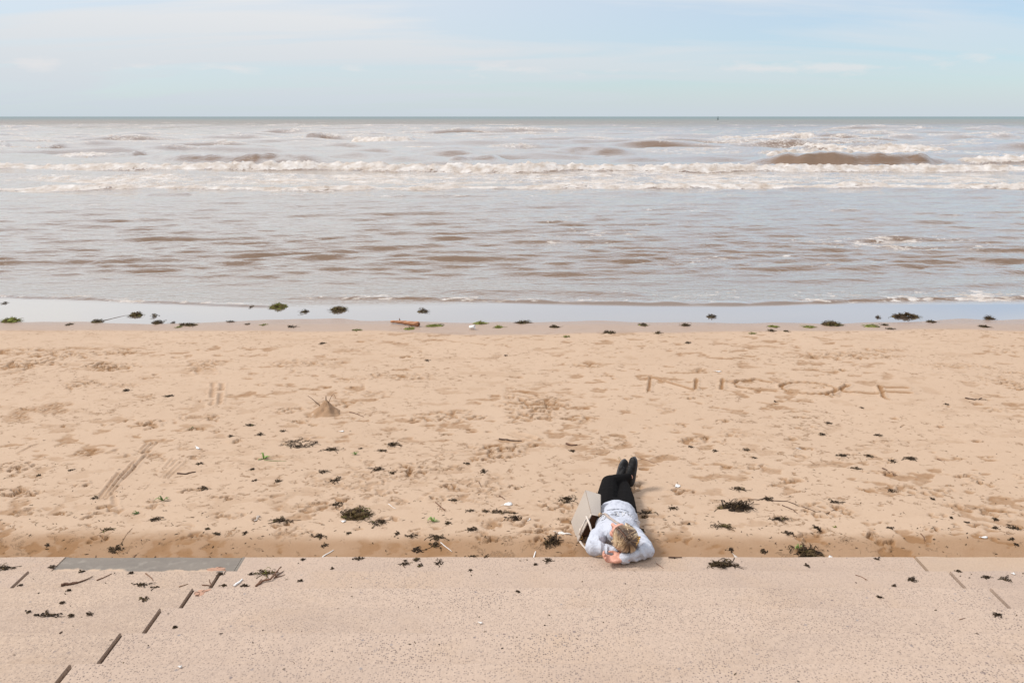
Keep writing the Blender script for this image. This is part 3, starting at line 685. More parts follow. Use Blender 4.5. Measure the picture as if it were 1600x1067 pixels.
B.cap(neck0, 0.07, np.array([0.83, 5.65, 0.64]), 0.10); B.cap(np.array([0.83, 5.65, 0.63]), 0.10, pelvis, 0.095)
for (a, b2, c2, r) in ((shR, elR, wrR, 1), (shL, elL, wrL, 1)):
    B.cap(neck0 * .6 + a * .4, 0.045, a, 0.036); B.cap(a, 0.036, b2, 0.030); B.cap(b2, 0.030, c2, 0.025)
for (a, b2, c2) in ((hipL, knL, anL), (hipR, knR, anR)):
    B.cap(pelvis, 0.09, a, 0.075); B.cap(a, 0.072, b2, 0.046); B.cap(b2, 0.046, c2, 0.033)
for (an, heel, toe) in ((anL, np.array([1.085, 6.655, 0.52]), np.array([1.115, 6.72, 0.70])), (anR, np.array([0.985, 6.765, 0.50]), np.array([1.012, 6.805, 0.575]))):
    B.cap(an, 0.029, heel, 0.016); B.cap(heel, 0.014, heel * .3 + toe * .7, 0.012)
# right hand, palm up, fingers loosely curled
hd = np.array([-0.98, -0.06, 0.0]); hd /= np.linalg.norm(hd); hs = np.array([-0.06, 0.98, 0.22]); hs /= np.linalg.norm(hs); hu = np.cross(hd, hs); hu = hu if hu[2] > 0 else -hu
def hp(a, b_, c): return wrR + hd * a + hs * b_ + hu * c
B.cap(hp(-0.03, 0, 0), 0.026, hp(0.02, 0, -0.002), 0.026)
B.ell(hp(0.055, -0.002, -0.002), (0.046, 0.041, 0.018), np.array([hd, hs, hu])); B.ell(hp(0.035, 0.026, 0.006), (0.03, 0.018, 0.018), np.array([hd, hs, hu])); B.ell(hp(0.04, -0.028, 0.004), (0.032, 0.014, 0.016), np.array([hd, hs, hu]))
for k, (off, ln) in enumerate(((0.027, 0.9), (0.009, 1.0), (-0.010, 0.95), (-0.028, 0.78))):
    q0 = hp(0.090, off, -0.002); q1 = hp(0.090 + 0.036 * ln, off * 1.1, 0.008); q2 = hp(0.090 + 0.054 * ln, off * 1.1, 0.030 * ln); q3 = hp(0.090 + 0.050 * ln, off * 1.05, 0.052 * ln)
    B.cap(q0, 0.0098, q1, 0.0090); B.cap(q1, 0.0090, q2, 0.0084); B.cap(q2, 0.0084, q3, 0.0072)
q0 = hp(0.030, 0.034, 0.008); q1 = hp(0.062, 0.052, 0.018); q2 = hp(0.092, 0.046, 0.026); B.cap(q0, 0.014, q1, 0.0105); B.cap(q1, 0.0105, q2, 0.0085)
# left hand tucked under the head
dl = (wrL - elL) / np.linalg.norm(wrL - elL); B.ell(wrL + dl * 0.06, (0.05, 0.038, 0.017), np.array([dl, np.cross([0, 0, 1], dl), [0, 0, 1]]))
for k in range(4): B.cap(wrL + dl * 0.09 + np.array([0, -0.026 + 0.017 * k, 0]), 0.009, wrL + dl * 0.110 + np.array([0, -0.024 + 0.016 * k, 0.004]), 0.0075)
B.cap(wrL + dl * 0.03 + np.array([0, 0.03, 0.0]), 0.012, wrL + dl * 0.08 + np.array([0, 0.058, 0.01]), 0.009)
body = padd('body', remesh(B, 0.0042, 3), SKIN)
# features of the face
for s in (-1, 1):
    fm_ = MB(); fm_.tube([hl(s * (0.016 + 0.009 * k), 0.0885 - 0.0022 * k * k * 0.6, 0.010 + (0.004 if k == 1 else 0.0)) for k in range(4)], [0.002, 0.0032, 0.003, 0.0015], 5)
    eb = fm_.build('eyebrow', HAIR, None); eb.data.transform(Matrix.Translation(tuple(-PO))); eb.parent = body
    fm_ = MB(); fm_.tube([hl(s * (0.019 + 0.007 * k), 0.0905 - 0.0016 * k, -0.015 - (0.002 if k in (1, 2) else 0)) for k in range(4)], 0.0014, 5)
    o = fm_.build('eyelash', HAIR, None); o.data.transform(Matrix.Translation(tuple(-PO))); o.parent = body
LIPS = simple('lips', (0.48, 0.18, 0.16), 0.4)
fm_ = MB(); fm_.tube([hl(-0.022 + 0.011 * k, 0.0945 + (0.005 if k == 2 else 0.003 if k in (1, 3) else 0), -0.077) for k in range(5)], [0.001, 0.0055, 0.006, 0.0055, 0.001], 6); o = fm_.build('lips', LIPS, None); o.data.transform(Matrix.Translation(tuple(-PO))); o.parent = body
# sweatshirt
S = MB()
S.ell((0.862, 5.93, 0.600), (0.162, 0.09, 0.118)); S.ell((0.850, 5.80, 0.615), (0.172, 0.15, 0.128)); S.ell((0.832, 5.66, 0.635), (0.178, 0.15, 0.128)); S.ell((0.812, 5.54, 0.655), (0.180, 0.125, 0.115))
S.ell((0.765, 5.61, 0.690), (0.085, 0.085, 0.085)); S.ell((0.900, 5.61, 0.690), (0.085, 0.085, 0.085))
S.cap(neck0, 0.085, np.array([0.81, 5.50, 0.66]), 0.12)
S.cap(np.array([0.87, 5.49, 0.66]), 0.084, shR, 0.068); S.cap(np.array([0.74, 5.49, 0.66]), 0.084, shL, 0.070)
S.cap(shR, 0.066, elR * .5 + shR * .5, 0.058); S.cap(elR * .5 + shR * .5, 0.056, elR, 0.050); S.cap(elR, 0.050, elR * .45 + wrR * .55, 0.045); S.cap(elR * .45 + wrR * .55, 0.045, wrR * .96 + elR * .04, 0.037)
S.cap(shL, 0.068, elL, 0.056); S.cap(elL, 0.056, elL * .55 + wrL * .45, 0.050); S.cap(elL * .55 + wrL * .45, 0.048, wrL * .93 + elL * .07, 0.040)
S.ell(elL * .7 + wrL * .3 + np.array([0, -0.01, 0.012]), (0.014, 0.056, 0.052)); S.ell(elL * .4 + wrL * .6 + np.array([0, -0.01, 0.010]), (0.014, 0.050, 0.046))
S.ell(elL * .95 + shL * .05 + np.array([0.03, 0.02, 0.02]), (0.03, 0.05, 0.055))
shirt_me = remesh(S, 0.0065, 5)
_n = len(shirt_me.vertices); _co = np.empty(_n * 3, np.float32); shirt_me.vertices.foreach_get('co', _co); _co = _co.reshape(-1, 3).astype(float); _no = np.array([v.normal[:] for v in shirt_me.vertices])
_f = 1 - np.abs(2 * fbm(_co[:, 0] * 15 + _co[:, 2] * 9, _co[:, 1] * 11 - _co[:, 2] * 10, 12, 2) - 1) * 2.2
_arm = np.clip(0.35 + sstep(5.45, 5.30, _co[:, 1]) * 0.9, 0, 1.2)
_co = _co + _no * (0.010 * (np.clip(_f, -0.6, 0.8) - 0.15) * _arm)[:, None]; shirt_me.vertices.foreach_set('co', _co.astype(np.float32).ravel()); shirt_me.update()
bvh = tri_bvh(shirt_me)
shirt = padd('sweatshirt', shirt_me, SHIRT)
# cuff and hem ribs
cb = MB(); dr = (wrR - elR) / np.linalg.norm(wrR - elR)
cb.tube([wrR - dr * 0.012, wrR - dr * 0.006, wrR + dr * 0.010, wrR + dr * 0.016], [0.034, 0.0375, 0.0365, 0.031], 18); o = cb.build('cuff', SHIRT, None); o.data.transform(Matrix.Translation(tuple(-PO))); o.parent = shirt
# lettering on the chest, following the cloth
INK = simple('dark_print', (0.045, 0.05, 0.075), 0.8); WHITE_INK = simple('white_print', (0.74, 0.74, 0.75), 0.8)
def drape(me, lift):
    bad = 0
    for v in me.vertices:
        hit = bvh.ray_cast(Vector((v.co.x, v.co.y, 2.0)), Vector((0, 0, -1)))
        v.co.z = (hit[0].z + lift + v.co.z) if hit[0] is not None else 0.7
def text_mesh(body_, size, fill, bev):
    cu = bpy.data.curves.new('txt', 'FONT'); cu.body = body_; cu.size = size; cu.align_x = 'CENTER'; cu.resolution_u = 2
    cu.fill_mode = 'FRONT' if fill else 'NONE'; cu.bevel_depth = bev; cu.bevel_resolution = 0
    ob = bpy.data.objects.new('txt', cu); C.objects.link(ob); dg = bpy.context.evaluated_depsgraph_get(); dg.update()
    me = bpy.data.meshes.new_from_object(ob.evaluated_get(dg)); bpy.data.objects.remove(ob); bpy.data.curves.remove(cu); return me
word = 'ATHLETIC'; step_ = 0.0385
for i, ch in enumerate(word):
    u = (i - (len(word) - 1) / 2) * step_
    cx, cy = 0.836 - u, 5.600 - 1.9 * u * u + 0.03
    rot = math.pi + 3.8 * u
    for fill, bev, mt, lift, nm in ((True, 0.0, WHITE_INK, 0.0035, 'letter'), (False, 0.0010, INK, 0.004, 'letter_outline')):
        tm = text_mesh(ch, 0.092, fill, bev)
        tm.transform(Matrix.Translation((cx, cy, 0)) @ Matrix.Rotation(rot, 4, 'Z') @ Matrix.Translation((0, -0.033, 0)) @ Matrix.Diagonal((0.72, 1.1, 1, 1)))
        drape(tm, lift); padd(nm, tm, mt, shirt)
for (x0, x1, yy) in ((0.755, 0.815, 5.735), (0.865, 0.93, 5.733), (0.795, 0.822, 5.722)):
    mb = MB(); n = 14
    pts = [(x0 + (x1 - x0) * k / n, yy + 0.004 * math.sin(k * 2.1), 0.0) for k in range(n + 1)]
    mb.tube(pts, 0.0022, 4); m_ = mesh_np('script', np.array(mb.v), mb.f); drape(m_, 0.002); padd('script_print', m_, INK, shirt)
mb = MB(); mb.tube([(0.84 + 0.012 * math.cos(a), 5.728 + 0.014 * math.sin(a), 0) for a in np.linspace(0, 2 * math.pi, 14)], 0.002, 4); mb.tube([(0.832, 5.722, 0), (0.848, 5.734, 0)], 0.002, 4)
m_ = mesh_np('crest', np.array(mb.v), mb.f); drape(m_, 0.002); padd('crest_print', m_, INK, shirt)
# leggings
G = MB(); G.ell(pelvis + np.array([0, -0.02, -0.005]), (0.166, 0.12, 0.108)); G.ell(pelvis + np.array([0, 0.06, -0.01]), (0.160, 0.09, 0.098))
for (a, b2, c2) in ((hipL, knL, anL), (hipR, knR, anR)):
    m_ = a * .5 + b2 * .5; q = b2 * .62 + c2 * .38
    G.cap(a, 0.102, m_, 0.094); G.cap(m_, 0.094, b2, 0.072); G.cap(b2, 0.072, q, 0.062); G.cap(q, 0.062, c2 * .93 + b2 * .07, 0.039)
padd('leggings', remesh(G, 0.0065, 6), LEG)
# shoes
def shoe(an, heel, toe, side):
    heel = np.array(heel, float); toe = np.array(toe, float); d = (toe - heel) / np.linalg.norm(toe - heel)
    up = np.array(side, float); up -= d * (up @ d); up /= np.linalg.norm(up); wd = np.cross(d, up); ln = np.linalg.norm(toe - heel); A_ = np.array([d, wd, up])
    m = MB(); m.ell(heel + d * 0.035 + up * 0.034, (0.046, 0.036, 0.042), A_); m.ell(heel + d * ln * 0.42 + up * 0.034, (0.090, 0.038, 0.044), A_); m.ell(heel + d * (ln - 0.055) + up * 0.026, (0.060, 0.043, 0.026), A_); m.ell(heel + d * (ln - 0.09) + up * 0.030, (0.06, 0.044, 0.030), A_)
    m.cap(heel + d * 0.045 + up * 0.045, 0.036, an * .55 + (heel + d * 0.045 + up * 0.05) * .45, 0.037)
    o = padd('shoe', remesh(m, 0.005, 4), SHOE)
    s = MB(); n = 22; prof = []
    for k in range(n):
        a = 2 * math.pi * k / n; cx_ = math.cos(a); sx = math.sin(a)
        l_ = ln / 2 + 0.004; wdt = 0.036 + 0.007 * cx_ - 0.006 * math.exp(-((cx_ + 0.1) / 0.35) ** 2)
        prof.append((cx_, sx, l_, wdt))
    V = []
    for (h_, sc_) in ((-0.010, 0.95), (0.000, 1.03), (0.014, 1.02), (0.018, 0.96)):
        for (cx_, sx, l_, wdt) in prof:
            sgn = abs(cx_) ** 0.8 * (1 if cx_ > 0 else -1); V.append(heel + d * (ln / 2 + sgn * l_ * sc_) + wd * sx * wdt * sc_ * 1.05 + up * (h_ + 0.02 * max(0, cx_ - 0.6) ** 2))
    Fc = [(r_ * n + k, r_ * n + (k + 1) % n, (r_ + 1) * n + (k + 1) % n, (r_ + 1) * n + k) for r_ in range(3) for k in range(n)]
    Fc += [tuple(range(n - 1, -1, -1)), tuple(3 * n + k for k in range(n))]
    s.add(V, Fc); so_ = s.build('sole', SOLE, None); so_.data.transform(Matrix.Translation(tuple(-PO))); so_.parent = o
    for k in range(5):
        l_ = MB(); cc = heel + d * (ln * 0.40 + 0.018 * k) + up * (0.0715 - 0.0022 * k)
        l_.tube([cc - wd * 0.020 - up * 0.008, cc + d * 0.004, cc + wd * 0.020 - up * 0.008], 0.0032, 5)
        q = l_.build('lace', SOLE, None); q.data.transform(Matrix.Translation(tuple(-PO))); q.parent = o
    return o
shoe(anL, (1.098, 6.655, 0.495), (1.128, 6.735, 0.745), (-0.80, -0.50, 0.25))
shoe(anR, (0.965, 6.775, 0.455), (1.052, 6.865, 0.665), (0.45, -0.85, 0.25))
# hair
H = MB(); ER = np.array([0.087, 0.107, 0.101])
def scalp(th, ph, rr=1.0):
    """th: from crown towards the face (+) or nape (-); ph: around to the sides"""
    d = np.array([math.sin(ph), math.sin(th) * math.cos(ph), math.cos(th) * math.cos(ph)])
    return HC + AX.T @ (d * ER * rr + np.array([0, -0.012, 0.012]))
hr = random.Random(5)
capm = MB(); capm.ell(hl(0, -0.016, 0.014), (0.080, 0.096, 0.094), AX, 20, 14)
H.ell(hl(0, -0.026, 0.018), (0.083, 0.094, 0.092), AX, 20, 14, 0.12)
for s in (-1, 1):
    for k in range(120):
        th0 = R(hr.uniform(-18, 56)); sweep = R(hr.uniform(30, 75)) if th0 > 0.2 else R(hr.uniform(20, 60)); ln = R(hr.uniform(75, 112))
        n = 9; pts = []; lift = hr.uniform(1.0, 1.07); wv_ = hr.uniform(0, 6)
        for i in range(n):
            u = i / (n - 1); ph = s * (R(1.5) + ln * u); th = th0 * (1 - 0.35 * u) - sweep * u ** 1.4
            pts.append(scalp(th, ph, lift + 0.03 * math.sin(u * 5 + wv_) * u + 0.05 * u))
        tone = hr.choice([0.12, 0.3, 0.5, 0.65, 0.8, 0.95]) + hr.uniform(-.1, .1)
        face_frame = max(0, (math.degrees(th0) - 38) / 18)
        tints = []
        for i in range(n):
            u = i / (n - 1); v_ = tone * (0.25 + 0.9 * min(1, u * 2.0)) + 0.55 * face_frame * min(1, u * 3)
            tints += [min(1, max(0, v_))] * 5
        rad = [0.003, 0.0055, 0.0065, 0.007, 0.007, 0.0065, 0.006, 0.0045, 0.002]
        upv = pts[4] - HC
        H.tube(pts, rad, 5, 0.5, up=upv, tint=tints)
for k in range(110):
    az = R(hr.uniform(-125, 125)); n = 8; pts = []; lift = hr.uniform(1.0, 1.07); wob_ = hr.uniform(-.25, .25)
    for i in range(n):
        u = i / (n - 1); a = R(2 + 100 * u); az2 = az + wob_ * math.sin(u * 3)
        d = np.array([math.sin(a) * math.sin(az2), -math.sin(a) * math.cos(az2), math.cos(a)])
        c0 = math.cos(R(-20)); s0 = math.sin(R(-20)); d = np.array([d[0], d[1] * c0 + d[2] * s0, -d[1] * s0 + d[2] * c0])
        pts.append(HC + AX.T @ (d * ER * (lift + 0.05 * u) + np.array([0, -0.012, 0.012])))
    tone = hr.choice([0.12, 0.35, 0.5, 0.7, 0.85]) + hr.uniform(-.1, .1)
    tints = []
    for i in range(n): tints += [min(1, max(0, tone * (0.2 + 1.0 * min(1, i / 3.5))))] * 5
    H.tube(pts, [0.003, 0.0055, 0.007, 0.0075, 0.007, 0.006, 0.004, 0.002], 5, 0.5, up=pts[4] - HC, tint=tints)
hair = H.build('hair', HAIR, None); hair.data.transform(Matrix.Translation(tuple(-PO))); hair.parent = person
cl = MB(); arc = []
camd = np.array([0, 0, CAM_Z]) - HC; camd /= np.linalg.norm(camd)
for i in range(9):
    px_, py_2 = 1000 - 15 * i / 8 + 2 * math.sin(i / 8 * 3.14), 838 + 23 * i / 8
    d = ray(px_, py_2); tt = (HC - np.array([0, 0, CAM_Z])) @ d / (d @ d); arc.append(np.array([0, 0, CAM_Z]) + d * tt + camd * (0.052 + 0.012 * math.sin(i / 8 * 3.14)))
cl.tube(arc, 0.0055, 6)
for i in range(9):
    inw = HC + camd * 0.09 - arc[i]; inw /= np.linalg.norm(inw); cl.tube([arc[i], arc[i] + inw * 0.017 + camd * 0.006, arc[i] + inw * 0.030], [0.0035, 0.003, 0.0015], 5)
o = cl.build('hair_clip', GOLD, None); o.data.transform(Matrix.Translation(tuple(-PO))); o.parent = hair

# ------------------------------------------------------------------ tote bag
WEAVE, t, b = new_mat('woven_tote'); p = nn(t, 'ShaderNodeTexCoord').outputs['Object']
w1 = nn(t, 'ShaderNodeTexWave'); t.links.new(p, w1.inputs['Vector']); w1.bands_direction = 'DIAGONAL'; w1.inputs['Scale'].default_value = 46; w1.inputs['Distortion'].default_value = 0.3
mpp = nn(t, 'ShaderNodeMapping'); t.links.new(p, mpp.inputs[0]); mpp.inputs['Scale'].default_value = (-1, 1, 1)
w2 = nn(t, 'ShaderNodeTexWave'); t.links.new(mpp.outputs[0], w2.inputs['Vector']); w2.bands_direction = 'DIAGONAL'; w2.inputs['Scale'].default_value = 46; w2.inputs['Distortion'].default_value = 0.3
wm = mth(t, 'MULTIPLY', w1.outputs['Fac'], w2.outputs['Fac'])
t.links.new(mixc(t, mrange(t, wm, 0.0, 0.45), (0.36, 0.31, 0.265), (0.50, 0.445, 0.39)), b.inputs['Base Color']); b.inputs['Roughness'].default_value = 0.7
t.links.new(bump(t, wm, 0.3, 0.002), b.inputs['Normal'])
CREAM = simple('cream_leather', (0.62, 0.54, 0.47), 0.5, 20, 0.15); LINING = simple('brown_lining', (0.10, 0.052, 0.03), 0.8, 20, 0.4)
BA = P(915, 766, 0.80); BB = P(938, 773, 0.775); BC = P(938, 806, 0.715); BD = P(924, 803, 0.745); BE = P(893, 815, 0.50); BF = P(903, 846, 0.475)
BG = np.array([BC[0] + 0.005, BF[1] + 0.02, 0.475]); BH = np.array([BB[0], BE[1] + 0.0, 0.49])
bo = (BE + BF + BG + BH) / 4; bo[2] = 0.47
bag = set_props(empty('tote_bag', tuple(bo)), 'beige woven tote bag with cream handles lying open beside the person', 'bag')
def panel(name, q, mat, thick=0.005, bulge=0.0, parent=bag, n=8):
    q = [np.array(a, float) for a in q]; nr = np.cross(q[1] - q[0], q[3] - q[0]); nr /= np.linalg.norm(nr); V = []; F = []
    for side in (0, 1):
        for i in range(n + 1):
            for j in range(n + 1):
                u, v = i / n, j / n; pt = q[0] * (1 - u) * (1 - v) + q[1] * u * (1 - v) + q[2] * u * v + q[3] * (1 - u) * v
                V.append(pt + nr * (bulge * math.sin(math.pi * u) * math.sin(math.pi * v) + (thick if side else 0)))
    m = n + 1; o2 = m * m
    for i in range(n):
        for j in range(n):
            a = i * m + j; F.append((a, a + 1, a + m + 1, a + m)); F.append((o2 + a, o2 + a + m, o2 + a + m + 1, o2 + a + 1))
    rim = [i * m for i in range(n)] + [n * m + j for j in range(n)] + [i * m + n for i in range(n, 0, -1)] + [j for j in range(n, 0, -1)]
    for a, b2 in zip(rim, rim[1:] + rim[:1]): F.append((a, a + o2, b2 + o2, b2))
    me = mesh_np(name, np.array(V) - bo, F, False); o = link(name, me, mat, parent); return o
panel('side_panel', (BA, BE, BF, BD), WEAVE, 0.005, 0.012)
panel('gusset', (BB, BA, BD, BC), WEAVE, 0.005, 0.004)
panel('side_panel', (BH, BB, BC, BG), WEAVE, 0.005, 0.0)
panel('base', (BA, BB, BH, BE), WEAVE, 0.005, 0.0)
panel('gusset', (BE, BH, BG, BF), WEAVE, 0.005, 0.0)
ins = lambda q, k=0.22: q * (1 - k) + (BA + BB + BC + BD + BE + BF + BG + BH) / 8 * k
panel('lining', (ins(BD), ins(BC), ins(BG), ins(BF)), LINING, 0.004, 0.0)
def bagtube(name, pts, r, mat, flat=0.35, seg=6, up=(0, 0, 1)):
    mb = MB(); mb.tube(pts, r, seg, flat, up); o = mb.build(name, mat, None); o.data.transform(Matrix.Translation(tuple(-bo))); o.parent = bag; return o
lerp = lambda a, b_, k: a * (1 - k) + b_ * k
# rim piping of cream leather
bagtube('rim_piping', [lerp(BD, BF, k / 6) for k in range(7)], 0.010, CREAM, 0.6)
bagtube('rim_piping', [BD, BC], 0.007, CREAM, 0.6); bagtube('rim_piping', [BC, BG], 0.007, CREAM, 0.6)
SEAM = simple('tan_seam', (0.25, 0.19, 0.145), 0.7)
for qa, qb in ((BA, BD), (BA, BE), (BA, BB), (BE, BF), (BB, BC)): bagtube('seam', [lerp(qa, qb, k / 5) for k in range(6)], 0.0042, SEAM, 1.0)
tocam = np.array([-0.1, -0.80, 0.35])
def handle(a, b_, drop, sag):
    pts = []
    for k in range(13):
        u = k / 12; q = lerp(a, b_, u) + tocam * drop * math.sin(math.pi * u) ** 0.75 + np.array([0, 0, -sag * math.sin(math.pi * u)]); q[2] = max(q[2], 0.47 if q[1] > WALL_Y + .03 else .66); pts.append(q)
    return pts
bagtube('handle', handle(lerp(BD, BF, 0.16) + np.array([-.015, 0, .01]), lerp(BD, BF, 0.80) + np.array([-.015, 0, .01]), 0.10, -0.02), 0.013, CREAM, 0.4, up=(1, 0, 0.3))
bagtube('handle', handle(lerp(BC, BG, 0.10), lerp(BC, BG, 0.65), 0.11, -0.03), 0.012, CREAM, 0.4, up=(1, 0, 0.3))
bagtube('handle_tab', [P(916, 806, .74), P(921, 818, .72), P(925, 832, .67)], 0.008, CREAM, 0.4)
bagtube('handle_tab', [P(907, 825, .60), P(906, 835, .56), P(903, 845, .52)], 0.009, CREAM, 0.4)
# shoulder strap across the sweatshirt and one end on the sand
def on_shirt(x, y, lift):
    h_ = bvh.ray_cast(Vector((x, y, 2.0)), Vector((0, 0, -1))); zs = h_[0].z if h_[0] is not None else 0.5
    return np.array([x, y, zs + lift])
e1 = P(967, 823, 0.76); st = []
for k in range(12):
    u = k / 11; q = lerp(BC, e1, u); s_ = on_shirt(q[0], q[1], 0.006); 
    if u < 0.12: s_[2] = max(s_[2], BC[2] - 0.005)
    st.append(s_)
bagtube('shoulder_strap', st, 0.013, simple('tan_strap', (0.42, 0.335, 0.28), 0.7), 0.2)
for q in (BC + np.array([0.0, -0.008, 0.012]), BF + np.array([0.02, -0.02, 0.05])):
    bagtube('ring', [q + 0.014 * np.array([math.cos(a), 0.3 * math.sin(a), math.sin(a)]) for a in np.linspace(0, 2 * math.pi, 14)], 0.003, GOLD, 1.0)
sp_ = [P(906, 845, .52), P(911, 852, .50), P(918, 859, .50), P(925, 864, .53)]
bagtube('strap_end', sp_, 0.010, CREAM, 0.3)

# ------------------------------------------------------------------ debris
class Deb:
    """one piece of beach litter; all points are draped on the ground"""
    def __init__(s, px, py):
        s.mb = MB(); q = G0(px, py)
        if py >= 868:                                   # on a step: find the tread under this pixel
            for i in range(NT - 1, -1, -1):
                zt = Z0 + RISER * i; k = P(px, py, zt)
                if WALL_Y - TREAD * (i + 1) - 0.005 <= k[1] <= WALL_Y - TREAD * i + 0.005: q = k; break
        s.c = q; s.c[2] = float(ground(q[0], q[1])[0]); s.step = q[1] <= WALL_Y
        s.ylo, s.yhi = (-9, 99)
        if s.step:
            i = int(np.floor((WALL_Y - q[1]) / TREAD)); s.yhi = WALL_Y - TREAD * i - 0.006; s.ylo = WALL_Y - TREAD * (i + 1) + 0.012; s.zt = Z0 + RISER * i
        else: s.ylo = WALL_Y + 0.025
        s.m = (q[1] * _ct + (CAM_Z - q[2]) * _st) / F_PX           # metres per pixel
        s.dm = q[1] / max(60.0, (py - 182.0)) * 1.02
    def drape(s, xy, lift):
        xy = np.array(xy, float); xy[:, 1] = np.clip(xy[:, 1], s.ylo, s.yhi)
        z = np.full(len(xy), s.zt) if s.step else gz(xy[:, 0], xy[:, 1])
        return np.column_stack([xy, z + np.asarray(lift)])
    def strand(s, xy, lift, rad, flat=0.45, tint=0.2, seg=4): s.mb.tube(s.drape(xy, lift), rad, seg, flat, tint=tint)
    def finish(s, name, mat, label, cat, group=None):
        o = s.mb.build(name, mat, None, tuple(s.c), True); set_props(o, label, cat, group); return o
dr_ = random.Random(77)
def walk(x, y, a, ln, n, curl, jit):
    pts = [(x, y)]
    for i in range(n):
        a += curl + dr_.uniform(-jit, jit); x += math.cos(a) * ln / n; y += math.sin(a) * ln / n; pts.append((x, y))
    return pts
def weed(px, py, wpx, hpx, dens=1.0, tint=0.2, tall=0.4, ring=False, lab=None, group=None, spread=0.12):
    d = Deb(px, py); W = max(0.028, wpx * d.m * 0.92); D = max(0.02, hpx * d.dm * 0.8); cx, cy = d.c[0], d.c[1]
    n = int(dens * 0.8 * (6 + 170 * W * min(1, D / 0.12) + 14 * (W / 0.2))); n = min(n, 120)
    mound = tall >= 0.8
    if not ring: tint = tint + 0.10
    d.strand([(cx + W * .12 * math.sin(k * 1.7 + py), cy + D * (k / 6 - .5) * .9) for k in range(7)], 0.0025, [0.0015] + [.003] * 5 + [.0015], 0.5, max(0, tint)) if not ring else None
    bones = []
    for k in range(dr_.choice([2, 3, 3, 4])):
        a = dr_.uniform(0, 6.283); bx_, by_ = cx + dr_.gauss(0, .08) * W, cy + dr_.gauss(0, .10) * D; bone = [(bx_, by_)]; l_ = dr_.uniform(.25, .5)
        for q_ in range(4): a += dr_.gauss(0, .45); bx_ += math.cos(a) * W * l_ / 4; by_ += math.sin(a) * D * l_ / 4 * 1.2; bone.append((bx_, by_))
        bones.append(bone)
    spread = spread * 1.6
    d.strand([(cx + W * (k / 10 - .5) * .80, cy + D * .18 * math.sin(k * 1.3 + px)) for k in range(11)], 0.0025, [0.0015] + [dr_.uniform(.0025, .005) for _ in range(9)] + [.0015], 0.5, tint) if not ring else None
    if mound or (W > 0.2 and dens >= 0.9):
        hh = (0.085 if mound else 0.014) * min(1.0, W / 0.35)
        for k in range(26):
            r_ = math.sqrt(dr_.random()); a = dr_.uniform(0, 6.283); x = cx + 0.36 * W * r_ * math.cos(a); y = cy + 0.36 * D * r_ * math.sin(a)
            q = d.drape([(x, y)], [hh * (1 - r_ ** 1.5) * 0.6 * dr_.uniform(.6, 1.1)])[0]; e = min(W, D * 1.4) * dr_.uniform(.05, .11)
            d.mb.ell(q, (e * 1.5, e * 1.1, max(0.008, hh * .5 * (1.1 - r_))), None, 7, 5, max(0, min(1, tint + dr_.gauss(0, spread))))
    for k in range(n):
        r_ = math.sqrt(dr_.random()); a = dr_.uniform(0, 6.283)
        if ring:
            r_ = dr_.uniform(0.78, 1.0); a = dr_.choice([dr_.uniform(2.2, 4.6), dr_.uniform(0, 6.28), dr_.uniform(4.6, 6.4)])
        x = cx + 0.42 * W * r_ * math.cos(a); y = cy + 0.42 * D * r_ * math.sin(a)
        if not mound and not ring and dr_.random() < 0.85:
            bone = dr_.choice(bones); u = dr_.random() ** 1.2 * (len(bone) - 1); iu = min(int(u), len(bone) - 2); fu = u - iu; r_ = u / len(bone)
            x = bone[iu][0] * (1 - fu) + bone[iu + 1][0] * fu + dr_.gauss(0, .035) * W; y = bone[iu][1] * (1 - fu) + bone[iu + 1][1] * fu + dr_.gauss(0, .07) * D
        ln = dr_.uniform(0.12, 0.34) * min(W, 0.34) + 0.010
        ang = dr_.gauss(0, 0.9) + (0 if dr_.random() < .5 else math.pi) if not ring else a + math.pi / 2 + dr_.gauss(0, .4)
        m = 7; pts = walk(x, y, ang, ln, m, dr_.uniform(-.6, .6), 0.75)
        h = tall * min(0.10, 0.35 * min(W, D * 1.5)) * (1 - r_ * 0.7)
        if mound: h = 0.075 * min(1.0, W / 0.35) * (1 - r_ ** 1.6) + 0.004
        base_l = dr_.uniform(0.002, 0.004) + h * (dr_.random() if not mound else dr_.uniform(.75, 1.05))
        lifts = [max(0.0015, base_l * (0.6 + math.sin(math.pi * i / m) * 0.5) * dr_.uniform(.8, 1.2)) for i in range(m + 1)]
        rw = dr_.uniform(0.0018, 0.0052) * (1 if W > 0.12 else 0.8)
        d.strand(pts, lifts, [rw * dr_.uniform(.4, 1.5) for _ in range(m)] + [rw * .3], 0.45, max(0, min(1, tint + dr_.gauss(0, spread))))
    # a few long loose tails
    for k in range(2 if W > 0.15 else 1):
        ang = dr_.choice([0, math.pi]) + dr_.gauss(0, .5); pts = walk(cx, cy, ang, W * dr_.uniform(.5, .75), 8, dr_.uniform(-.1, .1), 0.3)
        d.strand(pts, 0.002, [0.0026] * 6 + [0.002, 0.004, 0.0015], 0.6, max(0, tint - .05))
    # bladder lumps
    for k in range(max(2, n // 5)):
        x = cx + dr_.gauss(0, .22) * W; y = cy + dr_.gauss(0, .2) * D; q = d.drape([(x, y)], [0.006 + 0.3 * tall * 0.03 * dr_.random()])[0]; d.mb.ell(q, (dr_.uniform(.004, .011), dr_.uniform(.004, .008), .004), None, 6, 4, max(0, tint - .1))
    return d.finish('seaweed_clump' if W > 0.13 else 'seaweed_scrap', WEED, lab, 'seaweed', group)
